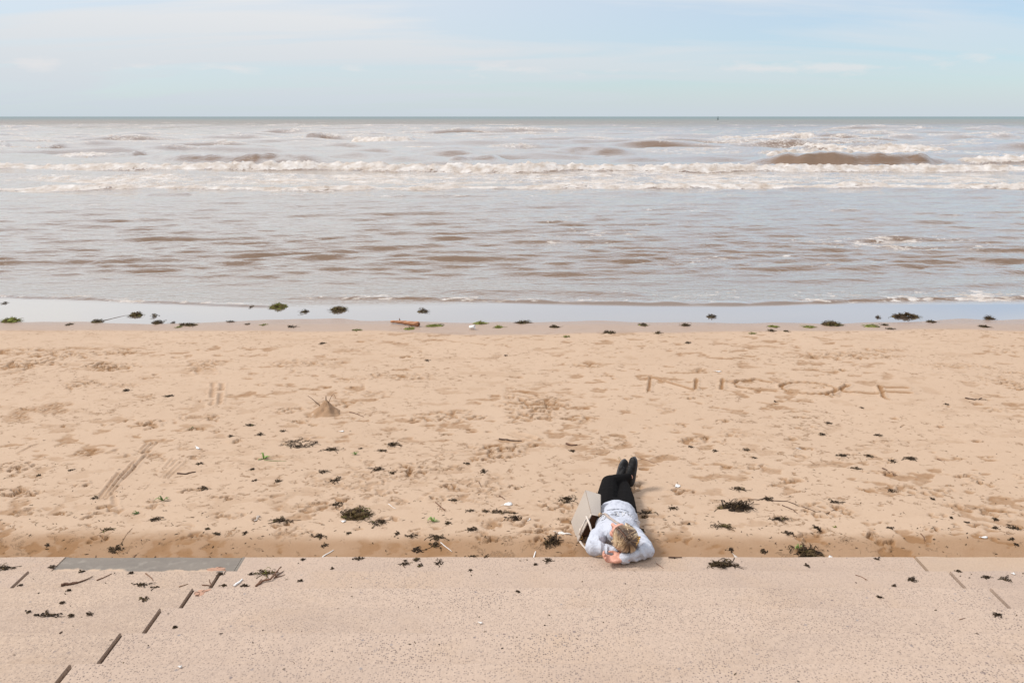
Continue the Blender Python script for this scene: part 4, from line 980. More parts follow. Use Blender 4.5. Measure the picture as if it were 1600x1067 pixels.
def stick(px, py, pix, r_px, mat=TWIG, tint=0.3, lab='', name='twig', cat='twig', group=None, lift=0.004, forks=0, flat=1.0, lifts=None):
    """pix: polyline in photo pixels"""
    d = Deb(px, py); pts = []
    for (a, b_) in pix:
        q = P(a, b_, d.zt) if d.step else G0(a, b_); pts.append((q[0], q[1]))
    r_ = r_px * d.m; n = len(pts)
    dense = []; 
    for i in range(n - 1):
        for k in range(4): u = k / 4; dense.append((pts[i][0] * (1 - u) + pts[i + 1][0] * u + dr_.gauss(0, r_ * .25), pts[i][1] * (1 - u) + pts[i + 1][1] * u + dr_.gauss(0, r_ * .25)))
    dense.append(pts[-1]); m = len(dense)
    rad = [r_ * (1.15 - 0.5 * i / (m - 1)) * dr_.uniform(.85, 1.15) for i in range(m)]
    d.strand(dense, np.array(rad) * 0.8 * flat if lifts is None else lifts, rad, flat, tint, 6)
    for f_ in range(forks):
        i = dr_.randint(1, m - 2); a = math.atan2(dense[i + 1][1] - dense[i][1], dense[i + 1][0] - dense[i][0]) + dr_.choice([-1, 1]) * dr_.uniform(.6, 1.1)
        d.strand(walk(dense[i][0], dense[i][1], a, r_ * dr_.uniform(10, 20), 4, 0.1, .25), r_ * .6, [r_ * .7, r_ * .6, r_ * .5, r_ * .4, r_ * .25], 1, tint, 5)
    return d.finish(name, mat, lab, cat, group)
def feather(px, py, lpx, ang, wpx=3, tint=0.95, lab='', group=None, name='feather', cat='feather'):
    d = Deb(px, py); ln = lpx * d.m; a = ang; n = 8; cx, cy = d.c[0], d.c[1]; ca, sa = math.cos(a), math.sin(a); w_ = wpx * d.m
    quill = [(cx + ca * ln * (i / n - .5), cy + sa * ln * (i / n - .5) + 0.02 * ln * math.sin(i)) for i in range(n + 1)]
    d.strand(quill, 0.009, [0.0022] * n + [0.001], 1.0, tint, 5)
    for s in (-1, 1):
        V = []; T = []
        for i in range(2, n + 1):
            q = np.array(quill[i]); wd = w_ * math.sin(math.pi * (i - 1.2) / (n - 0.6)) * (1.0 if s > 0 else .7)
            e = q + np.array([-sa, ca]) * s * wd + np.array([ca, sa]) * wd * .7
            V += [d.drape([q], [0.010])[0], d.drape([e], [0.005 + dr_.uniform(0, .006)])[0], d.drape([e], [0.0035])[0], d.drape([q], [0.0065])[0]]
            T += [tint, tint * (0.85 if i < 6 else .7)] * 2
        m = n - 1; Fq = []
        for i in range(m - 1):
            a0 = i * 4
            for k in range(4): Fq.append((a0 + k, a0 + (k + 1) % 4, a0 + 4 + (k + 1) % 4, a0 + 4 + k))
        Fq += [(3, 2, 1, 0), tuple((m - 1) * 4 + k for k in range(4))]
        d.mb.add(V, Fq, T)
    return d.finish(name, PALE, lab, cat, group)
def sprig(px, py, wpx, lab, n=6, tint=0.6, group=None):
    d = Deb(px, py); W = wpx * d.m
    for k in range(n):
        a = dr_.uniform(-0.6, 3.7); pts = walk(d.c[0], d.c[1], a, W * dr_.uniform(.35, .6), 4, .2, .2); h = W * dr_.uniform(.05, .45)
        d.strand(pts, [0.004, h * .5, h, h * .9, h * .6], [W * .03, W * .07, W * .06, W * .045, W * .01], .35, min(1, tint + dr_.uniform(-.2, .3)))
    return d.finish('green_sprig', GREENM, lab, 'sprig', group)

# --- large tangles on the sand, each with its own description
weed(472, 692, 56, 24, 0.75, .16, .35, True, 'dark seaweed tangle curled into an open ring on dry sand')
weed(557, 805, 58, 30, 1.3, .30, .8, False, 'thick olive brown seaweed heap, the bulkiest on the dry sand')
weed(1151, 793, 72, 24, 1.1, .04, .6, False, 'sprawling black seaweed tangle with trailing tails on dry sand')
weed(1136, 823, 26, 18, 1.0, .42, .6, False, 'round olive green seaweed tuft beside curled reddish leaves')
weed(1267, 856, 56, 20, 1.0, .22, .6, False, 'dark seaweed with a pale stalk lying in the trough against the step')
weed(862, 844, 42, 18, 1.0, .14, .6, False, 'dark seaweed clump in the churned sand behind the tote bag')
weed(886, 781, 34, 16, .9, .16, .5, False, 'dark seaweed clump on the sand next to the tote bag')
weed(1131, 882, 66, 12, 1.2, .16, .7, False, 'flat black and olive seaweed wad on the lowest concrete step')
weed(417, 895, 42, 14, .9, .42, .6, False, 'olive seaweed clump under a forked reddish twig on the step')
weed(12, 887, 40, 10, .9, .12, .5, False, 'dark seaweed on the lowest step beside the grey repaired slab')
weed(590, 815, 40, 14, .7, .10, .4, False, 'thin brown seaweed spread beside the bulky olive heap')
weed(440, 814, 46, 12, .8, .20, .4, False, 'two joined olive seaweed tufts with a yellow stalk')
weed(683, 837, 38, 8, .8, .12, .4, False, 'long low seaweed strip near the sand trough, left of a pale quill')
weed(805, 808, 32, 9, .9, .10, .4, False, 'dark flat seaweed strip below the white fluffy feather')
weed(781, 799, 34, 10, .6, .15, .3, False, 'sparse seaweed and straw strip beside the white fluffy feather')
weed(1151, 764, 34, 10, .6, .10, .3, False, 'loose seaweed strands above the sprawling black tangle')
weed(1215, 811, 34, 14, .7, .06, .4, False, 'black seaweed loops on sand with thin looping stems')
weed(1276, 826, 17, 11, 1.4, .08, .7, False, 'compact dark seaweed ball with one upright stem')
weed(516, 703, 38, 8, .7, .12, .3, False, 'ragged dark seaweed strip just past the ring shaped tangle')
weed(616, 695, 28, 10, 1.0, .15, .5, False, 'dark seaweed tuft at the end of a beaded seaweed string')
weed(596, 705, 20, 6, .8, .10, .3, False, 'beaded dark seaweed string leading to a tuft')
weed(737, 826, 20, 12, 1.2, .08, .5, False, 'small round black seaweed tuft with a trail of crumbs')
weed(69, 961, 46, 12, .45, .06, .4, False, 'branching black seaweed frond on the rough concrete step')
weed(182, 851, 28, 16, .7, .10, .5, False, 'dark forked seaweed frond in the sand trough above the grey slab')
weed(167, 828, 22, 8, 1.0, .42, .4, False, 'greenish seaweed tuft on sand above the grey slab')
weed(1009, 803, 34, 14, .6, .12, .3, False, 'broken seaweed bits beside the legs of the lying person')
weed(1003, 830, 12, 22, .9, .08, .4, False, 'dark upright seaweed sliver at the shoulder of the lying person')
weed(1118, 822, 22, 20, .35, .18, .6, False, 'curled reddish brown kelp leaves beside the olive tuft')
weed(1587, 825, 36, 9, .7, .10, .4, False, 'dark beaded seaweed strand near the far end of the beach')
weed(1307, 786, 30, 10, .5, .10, .3, False, 'thin dark seaweed strand beside brown looping stems')
weed(505, 737, 20, 14, .8, .12, .5, False, 'small grey flecked seaweed tuft on dry sand')
weed(659, 865, 26, 12, 1.0, .32, .6, False, 'olive seaweed lump on the sand touching the step edge')
weed(503, 864, 20, 10, 1.2, .12, .7, False, 'dark bristly seaweed lump beside a white stalk at the step edge')
weed(478, 867, 19, 7, 1.5, .20, .8, False, 'smooth dark seaweed lump in the trough at the step edge')
weed(855, 876, 22, 10, .9, .08, .5, False, 'black seaweed scrap on the lowest step left of the hand')
weed(219, 913, 26, 12, .7, .16, .4, False, 'reddish dark seaweed scrap on the second step below the grey slab')
weed(225, 936, 20, 12, .5, .25, .5, False, 'curled olive seaweed strip on the rough concrete step')
weed(632, 881, 22, 18, .4, .08, .4, False, 'forked dark seaweed stem on the lowest step')
weed(686, 880, 18, 20, .4, .10, .4, False, 'upright dark seaweed stem on the lowest step beside a forked one')
weed(1558, 960, 18, 8, .9, .04, .5, False, 'single black seaweed pod on the speckled concrete step')
weed(1424, 906, 20, 14, .6, .10, .4, False, 'three lobed dark seaweed scrap on the second step')
weed(1571, 905, 24, 12, .6, .12, .4, False, 'paired dark seaweed strips on the sandy second step')
weed(1539, 902, 18, 9, .6, .14, .4, False, 'dark knobbly seaweed scrap between a slot and paired strips')
# --- at the waterline
weed(435, 483, 36, 10, 1.6, .62, 1.0, False, 'rounded green seaweed mound standing in the shallow water film')
weed(529, 487, 34, 10, 1.5, .36, 1.0, False, 'brown peaked seaweed mound standing in the shallow water film')
weed(18, 502, 36, 9, 1.4, .70, .9, False, 'yellow green seaweed mound at the edge of the water film')
weed(213, 494, 26, 7, 1.3, .36, .8, False, 'dark seaweed mound with a long stalk in the water film')
weed(1415, 496, 62, 8, 1.4, .22, .8, False, 'long dark seaweed raft in the shallow water film')
weed(1298, 507, 40, 9, 1.3, .35, .8, False, 'wide olive seaweed heap on the wet sand')
# --- small scraps
LAND = [((510, 640), 'the sand cone'), ((472, 692), 'the ring shaped seaweed tangle'), ((557, 805), 'the bulky olive heap'), ((1151, 793), 'the sprawling black tangle'), ((965, 790), 'the lying person'), ((791, 788), 'the white fluffy feather'),
        ((1215, 605), 'the scratched name'), ((215, 745), 'the drag tracks'), ((230, 868), 'the grey repaired slab'), ((1276, 826), 'the compact seaweed ball'), ((1390, 737), 'the curved brown twig'), ((780, 706), 'the dug hollow'), ((643, 733), 'the little sand heap'), ((412, 717), 'the green sprig with a stalk'),
        ((110, 575), 'the furrowed sand'), ((1587, 825), 'the beaded strand'), ((633, 508), 'the driftwood log'), ((738, 513), 'the paper cup'), ((435, 483), 'the rounded green mound'), ((1415, 496), 'the long dark raft'), ((1298, 507), 'the wide olive heap'), ((18, 502), 'the yellow green mound'), ((213, 494), 'the mound with a stalk'),
        ((424, 903), 'the forked reddish twig'), ((1131, 882), 'the flat seaweed wad'), ((69, 961), 'the branching black frond'), ((955, 872), 'the resting hand'), ((659, 865), 'the olive lump at the step edge'), ((1498, 902), 'the wooden joint strips'), ((1136, 823), 'the olive green tuft'), ((1070, 508), 'the plain wet sand')]
def scraplabel(px, py, wpx, what, where):
    q = P(px, py, 0.4); best = min(LAND, key=lambda l: np.hypot(*(P(l[0][0], l[0][1], 0.4)[:2] - q[:2])))
    size = 'tiny' if wpx < 9 else 'small' if wpx < 15 else 'short' if wpx < 21 else 'longish'
    lab = size + ' ' + what + ' ' + where + ' near ' + best[1]
    return lab, what + 's near ' + best[1]
for a in [(395, 482, 12, 6), (478, 489, 18, 5), (244, 495, 16, 5), (660, 489, 22, 6), (1545, 498, 22, 7), (313, 479, 10, 3), (1110, 496, 20, 3), (8, 478, 12, 4), (1373, 497, 14, 4)]:
    weed(a[0], a[1], a[2], a[3] + 2, 1.2, .2, .7, False, *scraplabel(a[0], a[1], a[2], 'dark seaweed lump', 'in the water film'))
for a in [(110, 507, 14), (152, 503, 26), (248, 504, 28), (295, 508, 36), (361, 503, 14), (457, 511, 18), (818, 504, 32), (866, 511, 22), (952, 520, 24), (1005, 508, 20), (1027, 521, 18), (1071, 508, 24), (1206, 517, 18), (1231, 518, 12), (1381, 508, 16), (1536, 511, 20), (1392, 514, 16), (270, 504, 10), (388, 507, 10), (1455, 503, 18)]:
    weed(a[0], a[1], a[2], 7, 1.0, .22, .5, False, *scraplabel(a[0], a[1], a[2], 'dark seaweed strip', 'on wet sand'))
for a in [(751, 505, 30), (680, 509, 34), (780, 511, 20), (1208, 510, 20), (1265, 511, 24), (1361, 510, 26), (557, 516, 18), (885, 526, 14), (1175, 521, 14), (412, 508, 12), (280, 511, 14), (640, 514, 22)]:
    weed(a[0], a[1], a[2], 7, 1.0, .82, .4, False, *scraplabel(a[0], a[1], a[2], 'yellow green weed scrap', 'on wet sand'))
for a in [(390, 665, 20, 6), (442, 674, 12, 4), (361, 682, 10, 5), (408, 679, 16, 5), (265, 618, 20, 4), (197, 610, 16, 4), (312, 724, 14, 8), (395, 733, 10, 5), (398, 751, 9, 4), (435, 752, 16, 8), (319, 764, 22, 8), (523, 751, 24, 10), (111, 735, 10, 4), (61, 742, 9, 5), (148, 778, 15, 5), (243, 812, 28, 9), (324, 827, 10, 6), (339, 834, 16, 5), (383, 832, 9, 6), (500, 836, 28, 7), (525, 788, 24, 8), (564, 701, 7, 3), (729, 724, 10, 4), (756, 737, 16, 8), (592, 733, 28, 6), (614, 739, 18, 6), (621, 832, 8, 8), (641, 835, 22, 6), (710, 781, 22, 5), (734, 797, 18, 6), (759, 798, 12, 7), (803, 800, 12, 4), (894, 705, 14, 6), (505, 536, 14, 4), (668, 563, 10, 4), (790, 555, 7, 3), (1076, 536, 14, 4), (1212, 627, 7, 3), (1347, 636, 6, 4), (1479, 632, 9, 4), (1296, 660, 16, 4), (1285, 678, 15, 4), (1372, 679, 16, 4), (1079, 698, 10, 5), (1117, 704, 12, 5), (1178, 715, 10, 4), (1167, 702, 14, 4), (1315, 710, 24, 6), (1357, 711, 20, 6), (1418, 716, 28, 8), (1394, 720, 16, 6), (1339, 732, 20, 5), (1051, 794, 18, 8), (1197, 780, 26, 7), (1232, 832, 22, 6), (1390, 825, 14, 5), (1486, 810, 7, 4), (1510, 817, 8, 4), (1556, 811, 12, 7), (1554, 826, 14, 6), (1580, 842, 10, 4), (1589, 848, 10, 3), (1195, 853, 16, 8), (1143, 852, 10, 7), (1075, 819, 8, 4), (1457, 780, 9, 4), (74, 848, 5, 5), (76, 868, 6, 5), (240, 862, 8, 6), (653, 852, 26, 7), (680, 846, 26, 6), (1394, 767, 18, 5), (700, 816, 13, 9), (545, 832, 9, 5), (508, 846, 14, 3)]:
    weed(a[0], a[1], a[2], a[3] + 2, .8, .10, .35, False, *scraplabel(a[0], a[1], a[2], 'dark seaweed scrap', 'on sand'))
for a in [(80, 886, 14, 6), (127, 893, 12, 4), (144, 890, 9, 6), (244, 917, 18, 5), (96, 942, 8, 5), (111, 961, 14, 6), (141, 959, 14, 6), (274, 980, 7, 3), (384, 915, 18, 5), (350, 914, 12, 3), (392, 897, 14, 4), (474, 874, 8, 4), (560, 873, 22, 8), (656, 884, 12, 6), (650, 874, 14, 8), (740, 869, 16, 4), (761, 869, 9, 3), (735, 891, 6, 3), (520, 888, 6, 3), (470, 907, 9, 4), (810, 924, 7, 3), (1261, 883, 9, 7), (1369, 873, 10, 4), (1495, 892, 12, 6), (1374, 933, 10, 4), (108, 922, 7, 4), (836, 882, 5, 3), (345, 897, 14, 8), (205, 895, 8, 3), (32, 914, 6, 3), (1396, 915, 4, 3), (45, 956, 5, 3)]:
    weed(a[0], a[1], a[2], a[3] + 1, .7, .10, .35, False, *scraplabel(a[0], a[1], a[2], 'dark seaweed scrap', 'on a concrete step'))
# --- twigs and sticks
stick(292, 740, [(277, 740), (290, 741), (306, 737)], 1.2, TWIG, .08, 'dark slightly bent stick on sand near drag tracks', 'stick', 'stick')
stick(796, 687, [(780, 686), (797, 688), (815, 689)], 1.0, TWIG, .05, 'thin dark stick on sand above a dug hollow', 'stick', 'stick')
stick(891, 695, [(884, 694), (893, 696), (902, 695)], 1.4, TWIG, .25, 'brown stick half sunk in sand past the hollow', 'stick', 'stick')
stick(557, 648, [(546, 644), (557, 647), (568, 651)], 0.7, TWIG, .3, 'thin straw lying on sand beside the sand cone', 'twig', 'twig')
stick(1523, 623, [(1508, 622), (1522, 625), (1534, 622)], 1.0, TWIG, .05, 'thin dark twig on open sand beyond the scratched name', 'twig', 'twig', forks=1)
stick(1390, 737, [(1379, 731), (1391, 736), (1402, 742)], 0.9, TWIG, .15, 'curved brown twig lying across plain sand', 'twig', 'twig')
stick(1468, 720, [(1464, 716), (1476, 720)], 0.7, TWIG, .3, 'short pale twig on sand above churned sand', 'twig', 'twig')
stick(1017, 722, [(1000, 716), (1014, 720), (1030, 727)], 0.35, TWIG, .3, 'hair thin stem curving on sand beside the black shoes', 'twig', 'twig')
stick(970, 719, [(966, 717), (972, 722)], 1.5, TWIG, .8, 'short yellow straw beside the black shoes', 'straw', 'straw')
stick(1258, 788, [(1200, 782), (1230, 784), (1255, 794), (1275, 802), (1300, 800), (1308, 796), (1300, 794)], 0.6, TWIG, .1, 'long wiry brown stem looping across the sand', 'stem', 'stem')
stick(1245, 805, [(1222, 790), (1240, 797), (1246, 803)], 0.7, TWIG, .12, 'short wiry stem next to the long looping one', 'stem', 'stem')
stick(1210, 779, [(1168, 779), (1185, 781), (1199, 777), (1195, 774)], 0.6, TWIG, .05, 'thin dark stem bent at its end above the black tangle', 'stem', 'stem')
stick(110, 912, [(96, 915), (108, 913), (121, 910)], 2.2, TWIG, .2, 'stubby reddish brown stick on the rough second step', 'stick', 'stick', forks=1)
stick(163, 902, [(151, 907), (163, 902), (175, 896)], 0.9, TWIG, .35, 'thin straight stick slanting on the second step', 'stick', 'stick')
stick(290, 914, [(280, 917), (294, 912)], 0.8, TWIG, .5, 'short pale stick on the rough second step', 'stick', 'stick')
stick(97, 987, [(94, 990), (102, 983)], 1.3, TWIG, .05, 'short dark stick on the rough upper step', 'stick', 'stick')
stick(424, 903, [(400, 916), (411, 909), (423, 907), (432, 899), (442, 887)], 1.5, TWIG, .35, 'forked reddish twig lying on olive seaweed on the step', 'twig', 'twig', forks=3, lifts=[.004, .005, .006, .007, .010, .012, .012, .012, .014, .016, .018, .02, .022, .024, .026, .028, .030])
stick(1065, 871, [(1044, 871), (1053, 871.5), (1065, 871)], 1.2, TWIG, .08, 'short dark stick on the lowest step by the elbow of the person', 'stick', 'stick')
stick(1029, 884, [(1025, 880), (1033, 885), (1037, 888)], 0.5, TWIG, .4, 'tiny curved stem on the lowest step near the elbow', 'stem', 'stem')
stick(1347, 900, [(1336, 898), (1346, 901), (1355, 906)], 0.6, TWIG, .4, 'fine curled stem on the second step', 'stem', 'stem', forks=1)
stick(1505, 965, [(1499, 968), (1508, 965)], 0.6, TWIG, .45, 'tiny orange straw on the speckled step', 'straw', 'straw')
stick(237, 900, [(228, 896), (236, 902), (240, 907)], 0.8, TWIG, .45, 'bent reddish stem on the second step under the grey slab', 'stem', 'stem')
stick(325, 912, [(316, 914), (330, 915), (327, 905)], 0.8, TWIG, .3, 'small hooked stem beside the first joint slot', 'stem', 'stem')
stick(330, 496, [(322, 500), (340, 497), (365, 494), (388, 494)], 0.5, TWIG, .1, 'long thin stalk lying in the water film beside the dark mound', 'stem', 'stem') if False else None
stick(180, 497, [(160, 502), (178, 498), (198, 494)], 0.5, TWIG, .1, 'long thin stalk trailing from a mound in the water film', 'stem', 'stem')
stick(1442, 838, [(1438, 834), (1443, 838), (1446, 842)], 0.7, TWIG, .3, 'tiny curved stem at the rim of the sand trough', 'stem', 'stem')
stick(147, 862, [(148, 858), (145, 866)], 0.9, TWIG, .7, 'short upright straw in the trough above the grey slab', 'straw', 'straw')
stick(205, 862, [(198, 868), (212, 857)], 1.0, TWIG, .5, 'pale straw slanting in the trough above the grey slab', 'straw', 'straw')
stick(197, 838, [(188, 847), (197, 836), (207, 826)], 0.5, TWIG, .6, 'thin pale stem rising from a forked seaweed frond', 'stem', 'stem')
stick(690, 790, [(680, 784), (688, 790), (696, 797)], 0.8, TWIG, .35, 'straw splinter among crumbs on the dry sand', 'straw', 'straw', forks=2)
stick(785, 776, [(780, 773), (789, 779)], 0.8, TWIG, .25, 'short splinter above the white fluffy feather', 'straw', 'straw')
stick(752, 758, [(748, 753), (753, 762)], 0.6, TWIG, .2, 'thin hooked stem on open dry sand', 'stem', 'stem')
# pale quills, feathers, shells
stick(508, 857, [(487, 868.0), (505, 858), (521, 851)], 1.3, PALE, .85, 'white stalk leaning between trough sand and dark lump', 'stalk', 'stalk') if False else None
stick(506, 857, [(492, 864), (505, 858), (521, 851)], 1.2, PALE, .85, 'white stalk lying in the trough beside the bristly lump', 'stalk', 'stalk')
stick(697, 849, [(688, 843), (697, 848), (706, 853)], 0.9, PALE, .7, 'pale quill lying in the sand trough', 'quill', 'quill')
stick(618, 792, [(607, 787), (613, 791), (618, 794)], 0.6, PALE, .7, 'thin pale quill on dry sand past the bulky heap', 'quill', 'quill')
stick(836, 856, [(833, 862), (837, 853)], 1.3, PALE, .9, 'white splinter standing in the trough sand', 'splinter', 'splinter')
stick(375, 912, [(366, 916), (373, 911), (379, 905)], 1.7, PALE, 1.0, 'bright white plastic splinter on the second step', 'splinter', 'splinter')
stick(384, 867.0, [(380, 869.5), (386, 868.4)], 1.3, PALE, .9, 'white splinter at the corner of the grey slab', 'splinter', 'splinter')
feather(308, 700, 16, -0.9, 3.0, .9, 'slim white feather on sand beside drag tracks')
feather(791, 788, 18, 0.4, 7, 1.0, 'white fluffy feather on churned dry sand')
feather(1058, 760, 16, 0.9, 5, 1.0, 'white torn feather on sand to the side of the leggings')
feather(879, 833, 30, -0.25, 3.4, .75, 'white and brown feather beside the tote bag')
feather(400, 811, 16, 1.0, 3, .35, 'reddish quill feather on the dry sand')
feather(826, 812, 9, 1.2, 3, .8, 'small grey feather past the dark flat strip')
feather(1121, 580, 12, 0.05, 2.5, 1.0, 'flat white sliver above the scratched name', name='shell_sliver', cat='shell')
feather(1248, 700, 9, -0.3, 3, 1.0, 'white shell chip on open sand', name='shell_chip', cat='shell')
feather(1536, 839, 13, 0.0, 3, 1.0, 'white sliver on the rim of the sand trough', name='shell_sliver', cat='shell')
feather(1297, 861, 11, 0.5, 4, 1.0, 'white shell on the dark seaweed in the trough', name='shell', cat='shell')
feather(1582, 897, 6, 0.0, 3, 1.0, 'white chip on the sandy second step', name='shell_chip', cat='shell')
feather(1149, 859, 12, -1.1, 2.5, .45, 'beige upright shell sliver in the trough', name='shell_sliver', cat='shell')
feather(1480, 862, 10, 0.0, 2.2, .5, 'pale wood chip in the trough by the slot', name='wood_chip', cat='chip')
feather(533, 675, 7, 0.3, 4, 1.0, 'tiny white shell past the ring shaped tangle', name='shell', cat='shell')
feather(535, 815, 8, -.3, 4, 1.0, 'white shell at the side of the bulky heap', name='shell', cat='shell')
feather(750, 974, 7, -0.3, 2, 1.0, 'tiny white shaving on the speckled step', name='shaving', cat='shaving')
feather(281, 1043, 5, 0.0, 3, 1.0, 'white fleck on the upper step', name='shell_chip', cat='shell')
sprig(412, 717, 22, 'fresh green sprig with a long stalk on dry sand')
stick(430, 720, [(413, 719), (430, 720), (448, 721)], 0.4, GREENM, .3, 'thin green stalk trailing from a sprig', 'stalk', 'stalk')
sprig(677, 814, 20, 'bright green leafy sprig with a dark tip on dry sand', 9, .7)
sprig(255, 783, 24, 'dull green forked sprig near drag tracks', 5, .25)
sprig(299, 670, 10, 'small dull green sprig below furrowed sand', 5, .25)
sprig(555, 711, 13, 'small yellow green sprig past the ring shaped tangle', 6, .4)
sprig(216, 803, 18, 'flat green sprig beside a dark scrap', 5, .2)
sprig(1248, 850, 16, 'bright green sprig on the dark seaweed in the trough', 6, .7)
weed(1304, 824, 5, 3, .6, .9, .3, False, 'tiny yellow leaf on the sand past the compact ball') 

# crumbs of weed and straw too small and many to count
mbc = MB(); cr = random.Random(9)
mesh_c = []
for k in range(900):
    if k < 720:
        py = 868 - abs(cr.gauss(0, 1)) * 85 - 4; px = cr.uniform(-100, 1700)
        if py < 540: py = cr.uniform(560, 850)
        q = G0(px, py); x, y = q[0], q[1]
        if y < WALL_Y + .05: continue
        zc = None
    else: x = cr.uniform(-3.6, 3.8); y = cr.uniform(2.7, WALL_Y - 0.02); zc = float(step_z(y))
    mesh_c.append((x, y, zc))
gzs = gz([c_[0] for c_ in mesh_c], [c_[1] for c_ in mesh_c])
for (x, y, zc), gzz in zip(mesh_c, gzs):
    z_ = (gzz if zc is None else zc) + 0.002; a = cr.uniform(0, 6.28); l_ = cr.uniform(.004, .017) * (1 if zc is None else .55); w_ = cr.uniform(.0015, .004); ti = cr.choice([.0, .1, .2, .3, .5])
    mbc.tube([(x - math.cos(a) * l_, y - math.sin(a) * l_, z_), (x, y + cr.uniform(-.3, .3) * l_, z_ + .002), (x + math.cos(a) * l_, y + math.sin(a) * l_, z_)], [w_ * .4, w_, w_ * .5], 4, .6, tint=ti)
set_props(mbc.build('seaweed_crumbs', WEED, None, (0, 6, .5)), 'tiny dark crumbs of dried seaweed strewn over the sand and steps', 'seaweed', kind='stuff')

# driftwood at the waterline
d = Deb(633, 508); q0 = G0(611, 506); q1 = G0(655, 510)
n = 12; pts = []; rad = []
for i in range(n + 1):
    u = i / n; pts.append([q0[0] * (1 - u) + q1[0] * u, q0[1] * (1 - u) + q1[1] * u + 0.02 * math.sin(u * 5), 0.030 + 0.018 * u + max(q0[2], q1[2])]); rad.append((0.022 + 0.024 * u) * (1 + 0.14 * math.sin(i * 2.4)))
d.mb.tube(pts, rad, 10, 1.0, tint=[0.35 + 0.4 * (0.5 + 0.5 * math.sin(k * 1.7)) for k in range(10 * (n + 1))])
d.mb.tube([pts[4], np.array(pts[4]) + np.array([-.02, .02, .07])], [.012, .007], 6, tint=.1); d.mb.tube([np.array(pts[-1]) - np.array([.004, 0, 0]), np.array(pts[-1]) + np.array([.012, -.004, .0])], [.026, .012], 8, tint=0.0)
d.finish('driftwood_log', LOGM, 'short reddish driftwood log at the edge of the water', 'driftwood')
# paper cup
d = Deb(738, 514); V = []; Fq = []; n = 14; ax_ = np.array([0.93, -0.25, 0.12]); ax_ /= np.linalg.norm(ax_); s1 = np.cross(ax_, [0, 0, 1]); s1 /= np.linalg.norm(s1); s2 = np.cross(s1, ax_); c0 = d.c + np.array([-0.05, 0, 0.040])
for (u, r_) in ((0, .030), (0.10, .041), (0.10, .037), (0.008, .027)):
    for k in range(n): a = 2 * math.pi * k / n; V.append(c0 + ax_ * u + (s1 * math.cos(a) + s2 * math.sin(a) * .9) * r_)
for r_ in range(3): Fq += [(r_ * n + k, r_ * n + (k + 1) % n, (r_ + 1) * n + (k + 1) % n, (r_ + 1) * n + k) for k in range(n)]
Fq += [tuple(range(n - 1, -1, -1)), tuple(3 * n + k for k in range(n))]; d.mb.add(V, Fq, 1.0); d.finish('paper_cup', PALE, 'white paper cup lying on the wet sand strip', 'cup')

# sand cone with twigs stuck in it
q = G0(510, 645); ctr = np.array([q[0], q[1] + 0.02, 0]); ctr[2] = float(gz(ctr[0], ctr[1])[0])
nr_, ns_ = 16, 40; V = []; Fq = []
for i in range(nr_ + 1):
    u = i / nr_
    for k in range(ns_):
        a = 2 * math.pi * k / ns_; wob = 1 + 0.16 * (vnoise(np.array([math.cos(a) * 2 + 5]), np.array([math.sin(a) * 2 + u * 2]), 8)[0] - .5) * 2
        r_ = (0.018 + 0.150 * u ** 1.15) * wob; x = ctr[0] + r_ * math.cos(a) * 1.05; y = ctr[1] + r_ * math.sin(a)
        h = 0.150 * (1 - u) ** 1.12 * (1 if i else 1.02); V.append([x, y, h])
xy = np.array(V); gg = gz(xy[:, 0], xy[:, 1]); fine = (fbm(xy[:, 0] / .03, xy[:, 1] / .03, 3, 3) - .5) * .016
V = np.column_stack([xy[:, 0], xy[:, 1], np.minimum(gg, gg * 0 + ctr[2] + .02) + xy[:, 2] + fine * (xy[:, 2] > .01) - 0.006 * (xy[:, 2] < .004)])
Fq = [(i * ns_ + k, (i + 1) * ns_ + k, (i + 1) * ns_ + (k + 1) % ns_, i * ns_ + (k + 1) % ns_) for i in range(nr_) for k in range(ns_)] + [tuple(range(ns_))]
me = mesh_np('sand_cone', V - ctr, Fq, True, {'damp': np.full(len(V), 0.62), 'wet': np.zeros(len(V))})
set_props(link('sand_cone', me, SAND, None, tuple(ctr)), 'small pointed cone of damp sand with twigs stuck in it', 'sand cone')
def stuck(pts, r_, tint, lab):
    mb = MB(); mb.tube([ctr + np.array(a) for a in pts], np.linspace(r_, r_ * .55, len(pts)), 6, tint=tint); set_props(mb.build('twig', TWIG, None, tuple(ctr + np.array(pts[0]))), lab, 'twig')
stuck([(-0.05, -0.02, 0.075), (-0.10, -0.03, 0.13), (-0.155, -0.03, 0.185), (-0.20, -0.04, 0.225)], .0045, .12, 'straight twig leaning out of the sand cone')
stuck([(0.025, 0.0, 0.11), (0.05, 0.0, 0.17), (0.08, 0.01, 0.225), (0.095, 0.01, 0.235), (0.11, 0.01, 0.20), (0.118, 0.01, 0.175)], .0035, .3, 'bent twig hooking over the sand cone')
stuck([(0.002, 0.0, 0.14), (0.002, 0.0, 0.175), (0.004, 0.0, 0.21)], .008, .08, 'short upright stub on top of the sand cone')

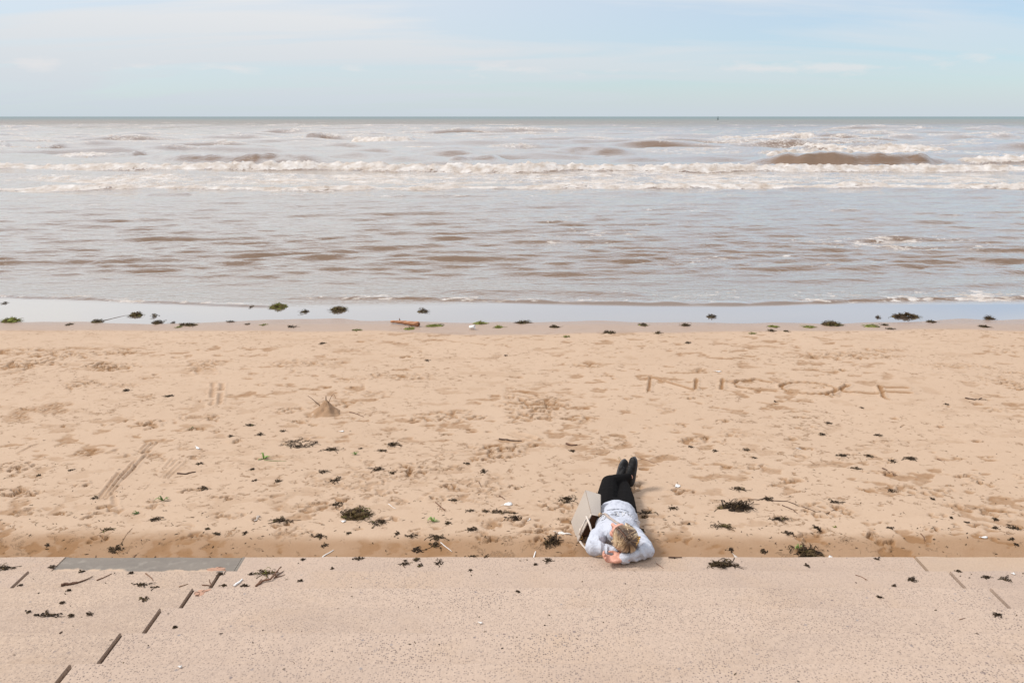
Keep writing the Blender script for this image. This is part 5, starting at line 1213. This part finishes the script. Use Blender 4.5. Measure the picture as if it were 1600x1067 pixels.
# sand drift and clay smears on the steps
def blob(name, mat, pix, zt, lab, cat, h=0.006, attrs=False, kind=None):
    pts = np.array([P(a, b_, zt)[:2] for a, b_ in pix]); c = pts.mean(0); n = len(pts); V = []; m = 6
    fine_ = []
    for i in range(n):
        for k in range(4):
            u = k / 4; q = pts[i] * (1 - u) + pts[(i + 1) % n] * u; fine_.append(q + (np.array([dr_.gauss(0, 1), dr_.gauss(0, 1)]) * 0.006))
    n = len(fine_); V = [(c[0], c[1], zt + h)]
    for j in range(1, m + 1):
        u = j / m
        for q in fine_: V.append((c[0] + (q[0] - c[0]) * u, c[1] + (q[1] - c[1]) * u, zt + h * (1 - u ** 2.2) - 0.0015 * (j == m) + dr_.uniform(0, .0012) * (j < m)))
    Fq = [(0, 1 + i, 1 + (i + 1) % n) for i in range(n)] + [(1 + (j - 1) * n + i, 1 + j * n + i, 1 + j * n + (i + 1) % n, 1 + (j - 1) * n + (i + 1) % n) for j in range(1, m) for i in range(n)]
    V = np.array(V); o0 = np.array([c[0], c[1], zt])
    me = mesh_np(name, V - o0, Fq, True, {'damp': np.full(len(V), .0), 'wet': np.zeros(len(V))}); o = link(name, me, mat, None, tuple(o0)); set_props(o, lab, cat, kind=kind); return o
None and blob('sand_drift', SAND, [(118, 893), (140, 884), (150, 881), (158, 887), (190, 884), (200, 890), (212, 892.3), (150, 892.8)], Z0 - 0.004, 'thin drift of sand spread over the grey repaired slab', 'sand drift', 0.010)
blob('clay_smear', CLAY, [(300, 922), (312, 919), (334, 919.2), (322, 923), (314, 930), (303, 931)], Z0 + RISER, 'orange clay smear beside the first joint slot', 'clay smear', 0.004) if False else None
blob('clay_smear', CLAY, [(302, 926), (310, 921.5), (330, 919.8), (322, 924), (315, 931), (305, 932)], Z0 + 2 * RISER, 'orange clay smear beside a wooden joint strip', 'clay smear', 0.004)
blob('clay_smear', CLAY, [(320, 888), (340, 885.5), (356, 887), (352, 891), (335, 891.5), (322, 890.5)], Z0 - 0.004, 'orange clay smear on the end of the grey slab', 'clay smear', 0.004)
None and blob('sand_drift', SAND, [(575, 978), (590, 968), (620, 966), (645, 974), (655, 979), (610, 981)], Z0 + 3 * RISER, 'faint sand drift on the speckled concrete step', 'sand drift', 0.004)

# distant buoy
q = np.array([1122 - 800, 0, 0]) / F_PX * 950 * .962; bx = q[0]; mb = MB()
mb.tube([(bx, 950, -0.6), (bx, 950, 0.1), (bx, 950, 0.5), (bx, 950, 0.7)], [1.0, 1.15, 1.05, 0.5], 14)
for k in range(4): a = k * 1.57 + .4; mb.tube([(bx + .7 * math.cos(a), 950 + .7 * math.sin(a), 0.6), (bx + .25 * math.cos(a), 950 + .25 * math.sin(a), 2.6)], 0.10, 5)
buoy = mb.build('buoy', simple('dark_green_paint', (0.015, 0.05, 0.045), 0.6), None, (bx, 950, 0)); set_props(buoy, 'tiny dark navigation buoy far out near the horizon', 'buoy')
mb = MB(); mb.tube([(bx, 950, 2.5), (bx, 950, 3.0), (bx, 950, 3.5)], [0.35, 0.35, 0.12], 10); o = mb.build('lantern', simple('dark_lantern', (0.02, 0.04, 0.04)), None); o.data.transform(Matrix.Translation((-bx, -950, 0))); o.parent = buoy
